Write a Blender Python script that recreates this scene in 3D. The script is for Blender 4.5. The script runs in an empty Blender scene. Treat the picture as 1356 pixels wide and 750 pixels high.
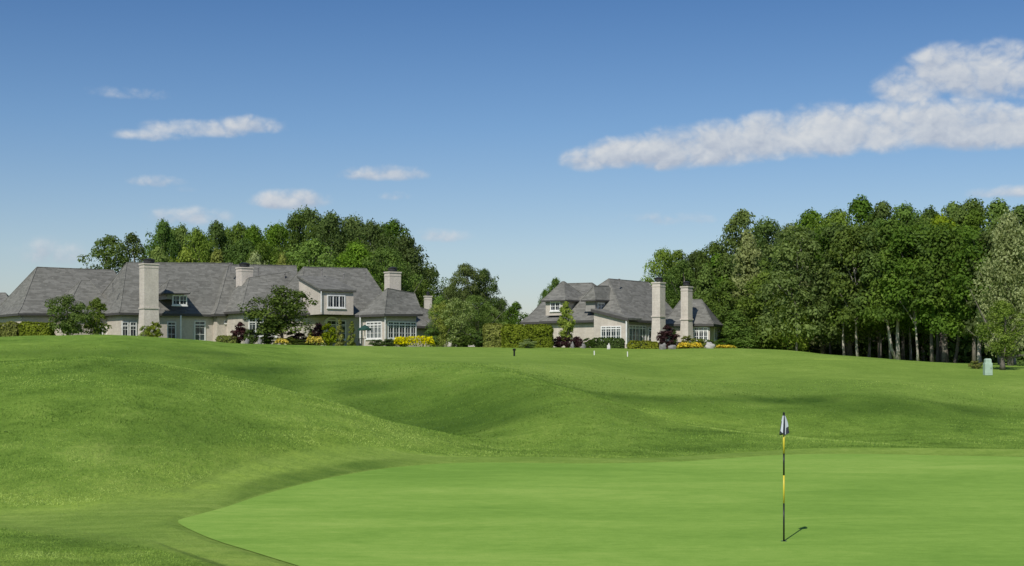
import bpy, math, random
import numpy as np
from mathutils import Vector

random.seed(7)
RNG = np.random.default_rng(7)
SC = bpy.context.scene
COL = SC.collection
F = 1900.0          # focal length of the photograph in photo pixels (1356 wide)
EYE = 3.0           # camera height above the cup
S = 1.401           # depth unit

# ------------------------------------------------------------------ helpers
def tag(o, label=None, cat=None, group=None, kind=None):
    if label: o['label'] = label
    if cat: o['category'] = cat
    if group: o['group'] = group
    if kind: o['kind'] = kind
    return o

def np_mesh(name, verts, faces, mats=None, midx=None, smooth=False, attr=None):
    """verts Nx3, faces MxK all the same K"""
    me = bpy.data.meshes.new(name)
    verts = np.asarray(verts, dtype=np.float32); faces = np.asarray(faces, dtype=np.int32)
    n, (m, k) = len(verts), faces.shape
    me.vertices.add(n); me.vertices.foreach_set('co', verts.ravel())
    me.loops.add(m * k); me.loops.foreach_set('vertex_index', faces.ravel())
    me.polygons.add(m)
    me.polygons.foreach_set('loop_start', np.arange(0, m * k, k, dtype=np.int32))
    if midx is not None: me.polygons.foreach_set('material_index', np.asarray(midx, dtype=np.int32))
    if smooth: me.polygons.foreach_set('use_smooth', np.ones(m, dtype=bool))
    if attr:
        for an, (dom, vals) in attr.items():
            a = me.attributes.new(an, 'FLOAT', dom); a.data.foreach_set('value', np.asarray(vals, dtype=np.float32))
    for mt in (mats or []): me.materials.append(mt)
    me.update(calc_edges=True)
    return me

def link(name, me, parent=None, loc=(0, 0, 0)):
    o = bpy.data.objects.new(name, me); COL.objects.link(o); o.location = loc
    if parent: o.parent = parent
    return o

def empty(name, loc):
    o = bpy.data.objects.new(name, None); COL.objects.link(o); o.location = loc
    o.empty_display_size = .3
    return o

class MB:
    """mesh builder in world coordinates"""
    def __init__(s): s.v = []; s.f = []; s.m = []
    def poly(s, pts, mi=0):
        b = len(s.v); s.v += [tuple(p) for p in pts]; s.f.append(tuple(range(b, b + len(pts)))); s.m.append(mi)
    def box(s, o, ax, ay, az, mi=0):
        """o corner, three edge vectors"""
        o = Vector(o); ax = Vector(ax); ay = Vector(ay); az = Vector(az)
        if ax.cross(ay).dot(az) < 0: ax, ay = ay, ax
        b = len(s.v)
        for k in (0, 1):
            for j in (0, 1):
                for i in (0, 1): s.v.append(tuple(o + ax * i + ay * j + az * k))
        for q in ((0, 2, 3, 1), (4, 5, 7, 6), (0, 1, 5, 4), (2, 6, 7, 3), (0, 4, 6, 2), (1, 3, 7, 5)):
            s.f.append(tuple(b + x for x in q)); s.m.append(mi)
    def tube(s, pts, radii, n=8, mi=0, cap=True):
        pts = [Vector(p) for p in pts]; b = len(s.v)
        for i, p in enumerate(pts):
            d = (pts[min(i + 1, len(pts) - 1)] - pts[max(i - 1, 0)]).normalized()
            a = d.orthogonal().normalized() if abs(d.z) < .9 else Vector((1, 0, 0)); a = (a - d * a.dot(d)).normalized(); c = d.cross(a)
            for k in range(n):
                t = 2 * math.pi * k / n; s.v.append(tuple(p + (a * math.cos(t) + c * math.sin(t)) * radii[i]))
        for i in range(len(pts) - 1):
            for k in range(n):
                k2 = (k + 1) % n
                s.f.append((b + i * n + k, b + i * n + k2, b + (i + 1) * n + k2, b + (i + 1) * n + k)); s.m.append(mi)
        if cap:
            s.f.append(tuple(b + (len(pts) - 1) * n + k for k in range(n))); s.m.append(mi)
            s.f.append(tuple(b + k for k in reversed(range(n)))); s.m.append(mi)
    def build(s, name, mats, parent=None, smooth=False, root=None):
        off = Vector((0, 0, 0)); r = parent
        while r is not None: off += r.location; r = r.parent
        me = bpy.data.meshes.new(name)
        me.from_pydata([tuple(Vector(v) - off) for v in s.v], [], s.f)
        if not isinstance(mats, (list, tuple)): mats = [mats]
        for m in mats: me.materials.append(m)
        me.polygons.foreach_set('material_index', s.m)
        if smooth: me.polygons.foreach_set('use_smooth', [True] * len(s.f))
        me.update(); me.validate()
        return link(name, me, parent)

def P(px, py, Y): return Vector(((px - 678) / F * Y, Y, EYE + (480 - py) / F * Y))
def ray_line(px, c, d):
    u = (px - 678) / F
    return (u * c[1] - c[0]) / (d[0] - u * d[1])

# ------------------------------------------------------------------ materials
class NT:
    def __init__(s, name):
        s.mat = bpy.data.materials.new(name); s.mat.use_nodes = True; s.t = s.mat.node_tree; s.t.nodes.clear()
        s.out = s.n('ShaderNodeOutputMaterial')
    def n(s, typ, **kw):
        nd = s.t.nodes.new(typ)
        for k, v in kw.items():
            if k.startswith('i_'):
                key = k[2:]; key = int(key) if key.isdigit() else key.replace('_', ' ')
                s.set(nd.inputs[key], v)
            else: setattr(nd, k, v)
        return nd
    def set(s, inp, v):
        if isinstance(v, bpy.types.NodeSocket): s.t.links.new(v, inp)
        else: inp.default_value = v
    def math(s, op, a, b=0.0, c=None, clamp=False):
        nd = s.n('ShaderNodeMath', operation=op, use_clamp=clamp); s.set(nd.inputs[0], a); s.set(nd.inputs[1], b)
        if c is not None: s.set(nd.inputs[2], c)
        return nd.outputs[0]
    def mix(s, f, a, b, mode='MIX'):
        nd = s.n('ShaderNodeMix', data_type='RGBA', blend_type=mode); s.set(nd.inputs[0], f)
        for i, v in ((6, a), (7, b)):
            if not isinstance(v, bpy.types.NodeSocket) and len(v) == 3: v = (*v, 1)
            s.set(nd.inputs[i], v)
        return nd.outputs[2]
    def noise(s, scale, vec=None, detail=4, rough=.55, dist=0, lac=2.0):
        nd = s.n('ShaderNodeTexNoise'); nd.inputs['Scale'].default_value = scale; nd.inputs['Detail'].default_value = detail
        nd.inputs['Roughness'].default_value = rough; nd.inputs['Distortion'].default_value = dist; nd.inputs['Lacunarity'].default_value = lac
        if vec is not None: s.set(nd.inputs['Vector'], vec)
        return nd.outputs[0]
    def ramp(s, x, stops, interp='LINEAR'):
        nd = s.n('ShaderNodeValToRGB'); s.set(nd.inputs[0], x); cr = nd.color_ramp; cr.interpolation = interp
        while len(cr.elements) < len(stops): cr.elements.new(.5)
        for e, (p, c) in zip(cr.elements, stops):
            e.position = p; e.color = (*c, 1) if isinstance(c, (tuple, list)) else (c, c, c, 1)
        return nd.outputs[0]
    def mapr(s, x, a, b, c, d, smooth=False):
        nd = s.n('ShaderNodeMapRange', clamp=True, interpolation_type='SMOOTHSTEP' if smooth else 'LINEAR')
        s.set(nd.inputs[0], x)
        for i, v in enumerate((a, b, c, d)): s.set(nd.inputs[i + 1], v)
        return nd.outputs[0]
    def scale(s, vec, v):
        nd = s.n('ShaderNodeVectorMath', operation='MULTIPLY'); s.set(nd.inputs[0], vec); nd.inputs[1].default_value = v
        return nd.outputs[0]
    def bsdf(s, color, rough=.8, spec=.3, bump=None, bstr=.3, bdist=.05, metal=0, **kw):
        b = s.n('ShaderNodeBsdfPrincipled')
        if not isinstance(color, bpy.types.NodeSocket) and len(color) == 3: color = (*color, 1)
        s.set(b.inputs['Base Color'], color); s.set(b.inputs['Roughness'], rough); s.set(b.inputs['Specular IOR Level'], spec)
        b.inputs['Metallic'].default_value = metal
        for k, v in kw.items(): s.set(b.inputs[k.replace('_', ' ')], v)
        if bump is not None:
            bp = s.n('ShaderNodeBump'); bp.inputs['Strength'].default_value = bstr; bp.inputs['Distance'].default_value = bdist
            s.set(bp.inputs['Height'], bump); s.set(b.inputs['Normal'], bp.outputs[0])
        return b.outputs[0]
    def done(s, sh): s.t.links.new(sh, s.out.inputs['Surface']); return s.mat
    def pos(s): return s.n('ShaderNodeNewGeometry').outputs['Position']

def mat_plain(name, col, rough=.6, spec=.3, metal=0, var=.12, sc=3.0):
    t = NT(name); x = t.noise(sc, t.pos(), 5)
    c = t.mix(t.mapr(x, .3, .7, 0, 1), tuple(v * (1 - var) for v in col), tuple(min(1, v * (1 + var)) for v in col))
    return t.done(t.bsdf(c, rough, spec, x, .15, .02, metal))

def mat_grass():
    t = NT('rough_grass'); p = t.pos()
    att = t.n('ShaderNodeAttribute', attribute_name='short').outputs['Fac']
    pat = t.n('ShaderNodeAttribute', attribute_name='patch').outputs['Fac']
    big = t.noise(.09, p, 5, .6, .6)
    mid = t.noise(.7, t.scale(p, (1, .6, 1)), 7, .7, .8)
    fine = t.noise(6.0, t.scale(p, (1, .5, 1)), 6, .8)
    vf = t.noise(30.0, p, 3, .7)
    streak = t.noise(1.6, t.scale(p, (.35, 1.5, 1.5)), 6, .75, .4)
    k = t.math('ADD', t.math('MULTIPLY', big, .35), t.math('MULTIPLY', mid, .35))
    k = t.math('ADD', k, t.math('MULTIPLY', fine, .30))
    rough_c = t.ramp(k, [(.38, (.095, .178, .024)), (.46, (.165, .280, .040)), (.53, (.228, .360, .056)), (.61, (.345, .465, .092))])
    k2 = t.math('ADD', t.math('MULTIPLY', big, .3), t.math('MULTIPLY', streak, .45)); k2 = t.math('ADD', k2, t.math('MULTIPLY', fine, .25))
    short_c = t.ramp(k2, [(.38, (.140, .235, .038)), (.5, (.210, .315, .056)), (.61, (.290, .390, .084))])
    c = t.mix(att, rough_c, short_c)
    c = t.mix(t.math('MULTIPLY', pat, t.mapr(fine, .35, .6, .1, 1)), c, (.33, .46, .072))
    tal = t.n('ShaderNodeAttribute', attribute_name='tall').outputs['Fac']  # painted slope shade and longer grass, both mixed in as darker turf
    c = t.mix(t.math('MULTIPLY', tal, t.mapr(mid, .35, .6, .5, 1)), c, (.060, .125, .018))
    c = t.mix(t.mapr(vf, .38, .68, .0, .6), c, t.mix(.5, c, (.03, .07, .005)))
    h = t.math('ADD', t.math('MULTIPLY', fine, .8), t.math('MULTIPLY', vf, .3)); h = t.math('ADD', h, t.math('MULTIPLY', mid, 2.0))
    h = t.math('MULTIPLY', h, t.mapr(att, 0, 1, 1, .3))
    return t.done(t.bsdf(c, .95, .05, h, .8, .16))

def mat_green():
    t = NT('putting_green_turf'); p = t.pos()
    big = t.noise(.12, t.scale(p, (.6, 1.2, 1)), 4, .6, .5); st = t.noise(.7, t.scale(p, (.35, 1.0, 1)), 6, .75, .8)
    fine = t.noise(30, p, 3, .7); m = t.noise(5, t.scale(p, (.6, 1, 1)), 5, .75)
    k = t.math('ADD', t.math('MULTIPLY', big, .4), t.math('MULTIPLY', st, .35)); k = t.math('ADD', k, t.math('MULTIPLY', m, .25))
    c = t.ramp(k, [(.40, (.168, .300, .048)), (.5, (.232, .375, .066)), (.60, (.315, .450, .094))])
    c = t.mix(t.mapr(fine, .35, .7, 0, .4), c, (.14, .28, .03))
    h = t.math('ADD', t.math('MULTIPLY', fine, .4), m)
    return t.done(t.bsdf(c, .95, .05, h, .25, .02))

def mat_blade():
    t = NT('grass_blade')
    att = t.n('ShaderNodeAttribute', attribute_name='tint').outputs['Fac']
    c = t.ramp(att, [(0, (.110, .200, .030)), (.35, (.245, .390, .062)), (.65, (.365, .520, .095)), (1, (.56, .70, .18))])
    b = t.bsdf(c, .7, .15)
    tl = t.n('ShaderNodeBsdfTranslucent'); t.set(tl.inputs[0], c)
    mx = t.n('ShaderNodeMixShader'); mx.inputs[0].default_value = .5; t.t.links.new(b, mx.inputs[1]); t.t.links.new(tl.outputs[0], mx.inputs[2])
    return t.done(mx.outputs[0])

def mat_leaf(name, dark, light, tr=.3, var=.25):
    t = NT(name)
    att = t.n('ShaderNodeAttribute', attribute_name='tint').outputs['Fac']
    rnd = t.n('ShaderNodeObjectInfo').outputs['Random']
    c = t.mix(att, dark, light)
    hs = t.n('ShaderNodeHueSaturation'); t.set(hs.inputs['Color'], c)
    t.set(hs.inputs['Value'], t.mapr(rnd, 0, 1, 1 - var, 1 + var)); t.set(hs.inputs['Hue'], t.mapr(t.math('FRACT', t.math('MULTIPLY', rnd, 7.3)), 0, 1, .483, .512))
    t.set(hs.inputs['Saturation'], t.mapr(t.math('FRACT', t.math('MULTIPLY', rnd, 3.7)), 0, 1, .85, 1.08))
    b = t.bsdf(hs.outputs[0], .65, .12)
    tl = t.n('ShaderNodeBsdfTranslucent'); t.set(tl.inputs[0], t.mix(1, hs.outputs[0], (1.3, 1.3, .7), 'MULTIPLY'))
    mx = t.n('ShaderNodeMixShader'); mx.inputs[0].default_value = tr; t.t.links.new(b, mx.inputs[1]); t.t.links.new(tl.outputs[0], mx.inputs[2])
    return t.done(mx.outputs[0])

def mat_shingle():
    t = NT('roof_shingle'); p = t.pos()
    sep = t.n('ShaderNodeSeparateXYZ'); t.set(sep.inputs[0], p)
    row = t.math('MULTIPLY', sep.outputs[2], 6.5)
    jit = t.noise(3.2, t.scale(p, (1, 1, 2.5)), 4, .75)
    cell = t.n('ShaderNodeTexWhiteNoise', noise_dimensions='3D')
    cv = t.n('ShaderNodeCombineXYZ')
    t.set(cv.inputs[0], t.math('FLOOR', t.math('MULTIPLY', t.math('ADD', sep.outputs[0], t.math('MULTIPLY', t.math('FLOOR', row), .37)), 2.2)))
    t.set(cv.inputs[1], t.math('FLOOR', t.math('MULTIPLY', sep.outputs[1], 1.8))); t.set(cv.inputs[2], t.math('FLOOR', row)); t.set(cell.inputs[0], cv.outputs[0])
    big = t.noise(.25, p, 4, .6)
    k = t.math('ADD', t.math('MULTIPLY', cell.outputs[0], .3), t.math('MULTIPLY', jit, .45)); k = t.math('ADD', k, t.math('MULTIPLY', big, .35))
    c = t.ramp(k, [(.3, (.108, .106, .092)), (.52, (.158, .155, .136)), (.75, (.215, .210, .186))])
    edge = t.math('FRACT', row)
    c = t.mix(t.mapr(edge, 0, .18, .45, 0), c, (.05, .048, .046))
    return t.done(t.bsdf(c, .85, .2, t.math('ADD', edge, jit), .35, .05))

def mat_brick(name, a, b, c3):
    t = NT(name); p = t.pos()
    sep = t.n('ShaderNodeSeparateXYZ'); t.set(sep.inputs[0], p)
    cv = t.n('ShaderNodeCombineXYZ'); t.set(cv.inputs[0], t.math('ADD', sep.outputs[0], sep.outputs[1])); t.set(cv.inputs[1], sep.outputs[2])
    br = t.n('ShaderNodeTexBrick'); t.set(br.inputs['Vector'], cv.outputs[0]); br.inputs['Scale'].default_value = 2.4
    br.inputs['Color1'].default_value = (*a, 1); br.inputs['Color2'].default_value = (*b, 1); br.inputs['Mortar'].default_value = (*c3, 1)
    br.inputs['Mortar Size'].default_value = .012
    n = t.noise(1.1, t.scale(p, (1, 1, .5)), 7, .75); n2 = t.noise(7, p, 4, .7)
    c = t.mix(t.mapr(n, .38, .62, 0, .55), br.outputs[0], tuple(x * .72 for x in a)); c = t.mix(t.mapr(n2, .4, .7, 0, .35), c, tuple(min(1, x * 1.2) for x in b))
    return t.done(t.bsdf(c, .9, .15, n2, .3, .02))

def mat_glass():
    t = NT('window_glass'); n = t.noise(.8, t.pos(), 3)
    c = t.mix(t.mapr(n, .4, .6, 0, 1), (.012, .018, .024), (.06, .08, .08))
    return t.done(t.bsdf(c, .06, .6))

def mat_bark():
    t = NT('bark'); p = t.pos(); rnd = t.n('ShaderNodeObjectInfo').outputs['Random']
    n = t.noise(3.5, t.scale(p, (1, 1, .3)), 6, .7)
    c = t.mix(t.mapr(n, .35, .65, 0, 1), (.045, .038, .03), (.19, .165, .135)); c = t.mix(t.math('MULTIPLY', rnd, .5), c, (.22, .20, .17))
    return t.done(t.bsdf(c, .9, .15, n, .6, .05))

M = {}
M['grass'] = mat_grass(); M['blade'] = mat_blade(); M['green'] = mat_green()
M['leaf'] = mat_leaf('leaf_mid', (.085, .145, .022), (.225, .330, .052), .38)
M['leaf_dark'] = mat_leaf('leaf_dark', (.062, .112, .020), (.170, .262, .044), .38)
M['leaf_yellow'] = mat_leaf('leaf_yellow_green', (.140, .205, .016), (.330, .410, .040), .38, .12)
M['leaf_pale'] = mat_leaf('leaf_pale', (.150, .205, .050), (.400, .470, .190), .38, .10)
M['leaf_purple'] = mat_leaf('leaf_purple', (.026, .011, .012), (.085, .034, .036), .15, .15)
M['leaf_hedge'] = mat_leaf('leaf_hedge', (.095, .125, .014), (.290, .330, .050), .28, .10)
M['leaf_hedge_dark'] = mat_leaf('leaf_hedge_dark', (.032, .062, .010), (.105, .160, .026), .2, .12)
M['petal'] = mat_leaf('yellow_petals', (.50, .42, .02), (.95, .80, .04), .35, .06)
M['leaf_chart'] = mat_leaf('chartreuse_leaf', (.12, .17, .012), (.33, .38, .03), .3, .1)
M['shingle'] = mat_shingle()
M['brick'] = mat_brick('pale_brick', (.50, .44, .375), (.58, .52, .445), (.60, .55, .49))
M['brick2'] = mat_brick('chimney_brick', (.52, .465, .40), (.62, .56, .485), (.59, .545, .49))
M['siding'] = mat_plain('grey_siding', (.30, .285, .26), .8, .2)
M['fascia'] = mat_plain('dark_fascia', (.07, .066, .062), .7)
M['white'] = mat_plain('white_paint', (.74, .73, .70), .5)
M['glass'] = mat_glass(); M['bark'] = mat_bark()
M['dark'] = mat_plain('dark_metal', (.03, .03, .03), .5)
M['black'] = mat_plain('black_paint', (.012, .014, .013), .35)
M['yellow'] = mat_plain('yellow_paint', (.62, .50, .05), .35)
M['cloth_w'] = mat_plain('white_cloth', (.50, .53, .57), .8)
M['cloth_d'] = mat_plain('navy_cloth', (.035, .04, .055), .8)
M['pedestal'] = mat_plain('pale_green_metal', (.36, .47, .37), .5)
M['umb'] = mat_plain('green_canvas', (.02, .06, .045), .8)
M['stone'] = mat_plain('pale_stone', (.55, .53, .50), .8, var=.25)
M['mulch'] = mat_plain('mulch', (.12, .06, .035), .95, var=.4, sc=8)
M['greystone2'] = mat_plain('weathered_stone', (.36, .345, .32), .85, var=.35)
M['greystone'] = mat_plain('grey_stone', (.20, .19, .18), .85, var=.3)

# ------------------------------------------------------------------ terrain
CT = []   # (px, y', z)
def row(px, *pairs):
    for y, z in pairs: CT.append((px, y, z))
def zz(py, y): return EYE + (480 - py) / 1356 * y
for px in (-1100, -500):
    row(px, (8, .1), (16, .2), (24, 1.0), (33, 2.6), (42, 3.2), (55, 3.4), (70, 4.6), (90, 4.9), (130, 5), (220, 5))
row(-180, (8, .1), (12, .12), (16, .05), (20, .1), (24, .8), (30, 2.0), (38, 3.0), (48, 2.6), (58, 3.0), (68, 4.3), (78, 4.9), (95, 4.9), (130, 5), (220, 5))
row(0, (8, .1), (12, .12), (16, .05), (20, .0), (24, .75), (28, 1.55), (33, 2.5), (38, 3.05), (44, 2.7), (50, 2.3), (58, 2.9), (66, 4.0), (75, 4.94), (85, 4.85), (100, 4.8), (130, 4.9), (220, 5))
row(130, (8, .05), (12, .05), (16, .0), (20, -.03), (24, .65), (28, 1.5), (33, 2.6), (38, 3.22), (44, 2.7), (50, 2.2), (58, 2.9), (66, 4.1), (75, 5.05), (85, 4.85), (100, 4.8), (130, 4.9), (220, 5))
row(250, (8, 0), (12, 0), (16, -.0), (20, .0), (24, .4), (28, 1.15), (33, 2.2), (38, 2.80), (44, 2.2), (50, 1.8), (58, 2.75), (66, 3.9), (75, zz(450, 75)), (85, 4.6), (100, 4.7), (220, 4.9))
row(350, (8, -.05), (14, -.02), (20, .02), (23, .1), (26, .5), (30, 1.15), (37, zz(508, 37)), (44, 1.3), (50, 1.2), (58, zz(494, 58)), (66, zz(474, 66)), (75, zz(462, 75)), (85, zz(458, 85)), (95, 4.6), (130, 4.7), (220, 4.8))
row(450, (8, -.05), (14, -.02), (20, .03), (25, .12), (30, .8), (36, zz(533, 36)), (42, .7), (48, .9), (55, zz(504, 55)), (62, zz(484, 62)), (70, zz(476, 70)), (85, zz(461, 85)), (95, 4.5), (130, 4.6), (220, 4.8))
row(580, (8, -.05), (17, 0), (24, .08), (30, .16), (35, zz(571, 35)), (40, .1), (45, .6), (50, 1.6), (55, zz(487, 55)), (62, 2.9), (70, 3.1), (85, 4.0), (95, 4.4), (130, 4.5), (220, 4.7))
row(680, (8, -.05), (17, 0), (24, .08), (31, .12), (34, .1), (37, .35), (42, 1.1), (47, 2.0), (51, zz(494, 51)), (60, 2.6), (70, 3.0), (85, 3.85), (95, 4.4), (130, 4.5), (220, 4.6))
row(760, (8, -.05), (17, 0), (24, .08), (31, .12), (34, .32), (38, 1.0), (42, 1.6), (45, zz(515, 45)), (52, 1.2), (58, 1.8), (64, 2.5), (75, 3.3), (90, 4.15), (100, 4.35), (130, 4.4), (220, 4.5))
row(850, (8, -.05), (17, 0), (24, .08), (32, .14), (35, .4), (38, .7), (42, zz(544, 42)), (47, .3), (52, .6), (57, 1.5), (61, zz(505, 61)), (66, 1.85), (80, 3.3), (92, 4.1), (100, 4.3), (130, 4.3), (220, 4.4))
row(950, (8, -.05), (17, 0), (24, .08), (33, .17), (36, .42), (39, zz(567, 39)), (44, -.1), (48, .0), (53, .9), (59, zz(511, 59)), (65, 1.75), (80, 3.2), (90, zz(461, 90)), (100, 4.25), (130, 4.2), (220, 4.3))
row(1040, (8, -.05), (17, 0), (24, .08), (33, .15), (37, zz(578, 37)), (43, -.35), (48, -.05), (54, .85), (60, zz(514, 60)), (66, 1.8), (78, 3.0), (88, zz(464, 88)), (97, 3.95), (130, 4.0), (220, 4.2))
row(1150, (8, -.05), (17, 0), (24, .08), (33, .15), (36, zz(588, 36)), (43, -.35), (49, .0), (54, 1.0), (59, zz(513, 59)), (66, 1.9), (74, 2.7), (82, zz(474, 82)), (90, 3.35), (130, 3.4), (220, 3.8))
row(1250, (8, -.05), (17, 0), (24, .08), (33, .12), (36, zz(596, 36)), (43, -.35), (50, .15), (57, .9), (63, 1.5), (70, 2.2), (77, zz(484, 77)), (85, 2.82), (130, 3.0), (220, 3.6))
for px in (1356, 1560):
    row(px, (8, -.05), (17, 0), (24, .08), (33, .1), (35.5, zz(603, 35.5)), (43, -.4), (50, .0), (57, .6), (65, 1.45), (73, zz(492, 73)), (85, 2.7), (130, 2.9), (220, 3.4))
for px in (1850, 2500):
    row(px, (8, 0), (24, .1), (35, .1), (45, .2), (60, 1), (75, 2.2), (90, 2.6), (130, 2.8), (220, 3.2))
CT = np.array(CT)
def uv(px, y): return np.stack([px / 100.0, 8 * np.log(y)], -1)
CU = uv(CT[:, 0], CT[:, 1])
def tpk(r2): return np.where(r2 > 0, r2 * np.log(np.maximum(r2, 1e-12)), 0.0)
_n = len(CU); _K = tpk(((CU[:, None] - CU[None]) ** 2).sum(-1)) + np.eye(_n) * .25
_P = np.hstack([np.ones((_n, 1)), CU]); _A = np.block([[_K, _P], [_P.T, np.zeros((3, 3))]])
_W = np.linalg.solve(_A, np.concatenate([CT[:, 2], np.zeros(3)]))
def vnoise(x, y, sc, seed):
    r = np.random.default_rng(seed); g = r.random((256, 256)); x = x / sc + 1000; y = y / sc + 1000
    xi = np.floor(x).astype(int); yi = np.floor(y).astype(int); fx = x - xi; fy = y - yi
    fx = fx * fx * (3 - 2 * fx); fy = fy * fy * (3 - 2 * fy)
    a = g[xi % 256, yi % 256]; b = g[(xi + 1) % 256, yi % 256]; c = g[xi % 256, (yi + 1) % 256]; d = g[(xi + 1) % 256, (yi + 1) % 256]
    return (a * (1 - fx) + b * fx) * (1 - fy) + (c * (1 - fx) + d * fx) * fy - .5
def green_edge_dist(X, Y):
    """signed-ish distance to the green's outline, negative inside"""
    pts = GREEN; d = np.full(X.shape, 1e9); inside = np.zeros(X.shape, bool); n = len(pts)
    for i in range(n):
        a = pts[i]; b = pts[(i + 1) % n]; ab = b - a
        t = np.clip(((X - a[0]) * ab[0] + (Y - a[1]) * ab[1]) / (ab @ ab), 0, 1)
        d = np.minimum(d, np.hypot(X - a[0] - t * ab[0], Y - a[1] - t * ab[1]))
        c = ((a[1] > Y) != (b[1] > Y)) & (X < (b[0] - a[0]) * (Y - a[1]) / (b[1] - a[1] + 1e-12) + a[0]); inside ^= c
    return np.where(inside, -d, d)
def on_plane(px, py):   # green outline: pixel -> depth on the gently rising green
    y = (EYE + .011 * 17) / ((py - 480) / 1356 + .011) * S
    return np.array([(px - 678) / F * y, y])
_g = [(236, 691.5), (240, 688.5), (262, 682.5), (300, 672), (345, 657), (400, 642), (455, 630), (520, 620), (600, 614), (680, 613.5), (760, 614.5), (830, 614), (900, 612),
      (960, 608), (1020, 604), (1080, 602), (1150, 602), (1250, 604), (1356, 606), (1480, 612), (1600, 630), (1700, 665), (1720, 700), (1500, 745), (1300, 790), (1000, 815),
      (750, 812), (600, 798), (480, 775), (400, 752), (335, 732), (285, 716.5), (253, 703), (239, 695.5)]
_g = [on_plane(*p) for p in _g]
GREEN = []
for i in range(len(_g)):      # Catmull-Rom
    a, b, c, d = _g[i - 1], _g[i], _g[(i + 1) % len(_g)], _g[(i + 2) % len(_g)]
    for t in np.linspace(0, 1, 6)[:-1]:
        GREEN.append(.5 * (2 * b + (c - a) * t + (2 * a - 5 * b + 4 * c - d) * t * t + (3 * b - a - 3 * c + d) * t ** 3))
GREEN = np.array(GREEN)

def height(X, Y, chunk=20000):
    X = np.atleast_1d(np.asarray(X, float)).ravel(); Y = np.atleast_1d(np.asarray(Y, float)).ravel()
    Ye = np.clip(Y, 8 * S, 200 * S); px = np.clip(678 + F * X / Ye, -1100, 2500)
    U = uv(px, Ye / S); Z = np.empty(len(U))
    for i in range(0, len(U), chunk):
        u = U[i:i + chunk]; Z[i:i + chunk] = tpk(((u[:, None] - CU[None]) ** 2).sum(-1)) @ _W[:_n] + _W[_n] + u @ _W[_n + 1:]
    g = green_edge_dist(X, Y); w = np.clip(g / 4, 0, 1); w = w * w * (3 - 2 * w)
    pl = .011 * (Y / S - 17)
    wg = np.clip(1 - g / 3.5, 0, 1) * (Y < 60); wg = wg * wg * (3 - 2 * wg)
    Z = Z * (1 - wg) + pl * wg
    Z += w * (vnoise(X, Y, 6, 1) * .12 + vnoise(X, Y, 2.3, 2) * .05 + vnoise(X, Y, 14, 3) * .18)
    pxx = 678 + F * X / np.maximum(Y, 11)
    bank = np.interp(pxx, [270, 330, 480, 600, 720, 900, 1000, 1100, 1400], [0, .05, .05, .05, .08, .02, .02, .09, .12]) * np.clip((Y - 26) / 2, 0, 1) * (Y < 60)
    bs = np.clip((g - .25) / .75, 0, 1); bs = bs * bs * (3 - 2 * bs)
    lip = np.clip(g / .25, 0, 1) * .045 + bank * bs * np.clip(1 - (g - 1) / 4, 0, 1)    # a low bank and longer grass stand proud of the green
    return Z + lip * (g > 0)
def apron_mask(X, Y, g, wob):
    px = 678 + F * X / np.maximum(Y, 11)
    w = np.interp(px, [-100, 0, 100, 240, 350, 480, 600, 700], [5.5, 4.2, 3.0, 1.9, 2.3, 2.6, 1.7, .6])
    a = np.clip((w + wob * .12 - g) / .5 + .5, 0, 1) * np.clip((Y - 26.0 - wob * .35 + px * .0147) / 2.2 + .5, 0, 1)
    return a * (Y < 45) * (px < 720) * (g > 0)
def line_mask(X, Y, pts, width):
    d = np.full(X.shape, 1e9); P_ = [np.array([(p[0] - 678) / F * p[1] * S, p[1] * S]) for p in pts]
    for a, b in zip(P_[:-1], P_[1:]):
        ab = b - a; t = np.clip(((X - a[0]) * ab[0] + (Y - a[1]) * ab[1]) / (ab @ ab), 0, 1)
        d = np.minimum(d, np.hypot(X - a[0] - t * ab[0], Y - a[1] - t * ab[1]))
    return np.exp(-(d / width) ** 2)
def worn_and_lit(X, Y):  # grass wear and scuffs, plus sunlit crest faces painted as lighter turf
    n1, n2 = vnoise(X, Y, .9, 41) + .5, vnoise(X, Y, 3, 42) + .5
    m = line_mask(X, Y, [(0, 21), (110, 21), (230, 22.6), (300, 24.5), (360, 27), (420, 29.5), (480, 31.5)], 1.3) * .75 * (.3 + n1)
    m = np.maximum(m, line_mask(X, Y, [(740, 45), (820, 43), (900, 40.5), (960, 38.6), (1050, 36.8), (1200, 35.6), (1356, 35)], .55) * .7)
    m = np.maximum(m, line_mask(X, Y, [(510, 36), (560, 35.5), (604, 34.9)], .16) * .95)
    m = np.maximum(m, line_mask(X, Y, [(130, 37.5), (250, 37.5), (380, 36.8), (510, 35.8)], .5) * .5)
    m = np.maximum(m, line_mask(X, Y, [(300, 35), (400, 34), (520, 33.2), (600, 33.3)], 2.6) * .42 * (.4 + n2))  # lit face in front of the left crest, painted brighter
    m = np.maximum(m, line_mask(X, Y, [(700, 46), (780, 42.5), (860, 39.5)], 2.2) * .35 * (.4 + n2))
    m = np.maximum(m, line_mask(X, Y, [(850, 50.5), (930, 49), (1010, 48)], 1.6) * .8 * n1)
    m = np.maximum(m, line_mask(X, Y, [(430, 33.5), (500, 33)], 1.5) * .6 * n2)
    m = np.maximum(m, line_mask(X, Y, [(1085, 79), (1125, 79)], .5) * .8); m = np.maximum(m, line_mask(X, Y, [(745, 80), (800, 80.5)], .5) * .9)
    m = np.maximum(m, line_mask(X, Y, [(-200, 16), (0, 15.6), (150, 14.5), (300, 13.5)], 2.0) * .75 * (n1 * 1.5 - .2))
    return np.clip(m, 0, 1)
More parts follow.
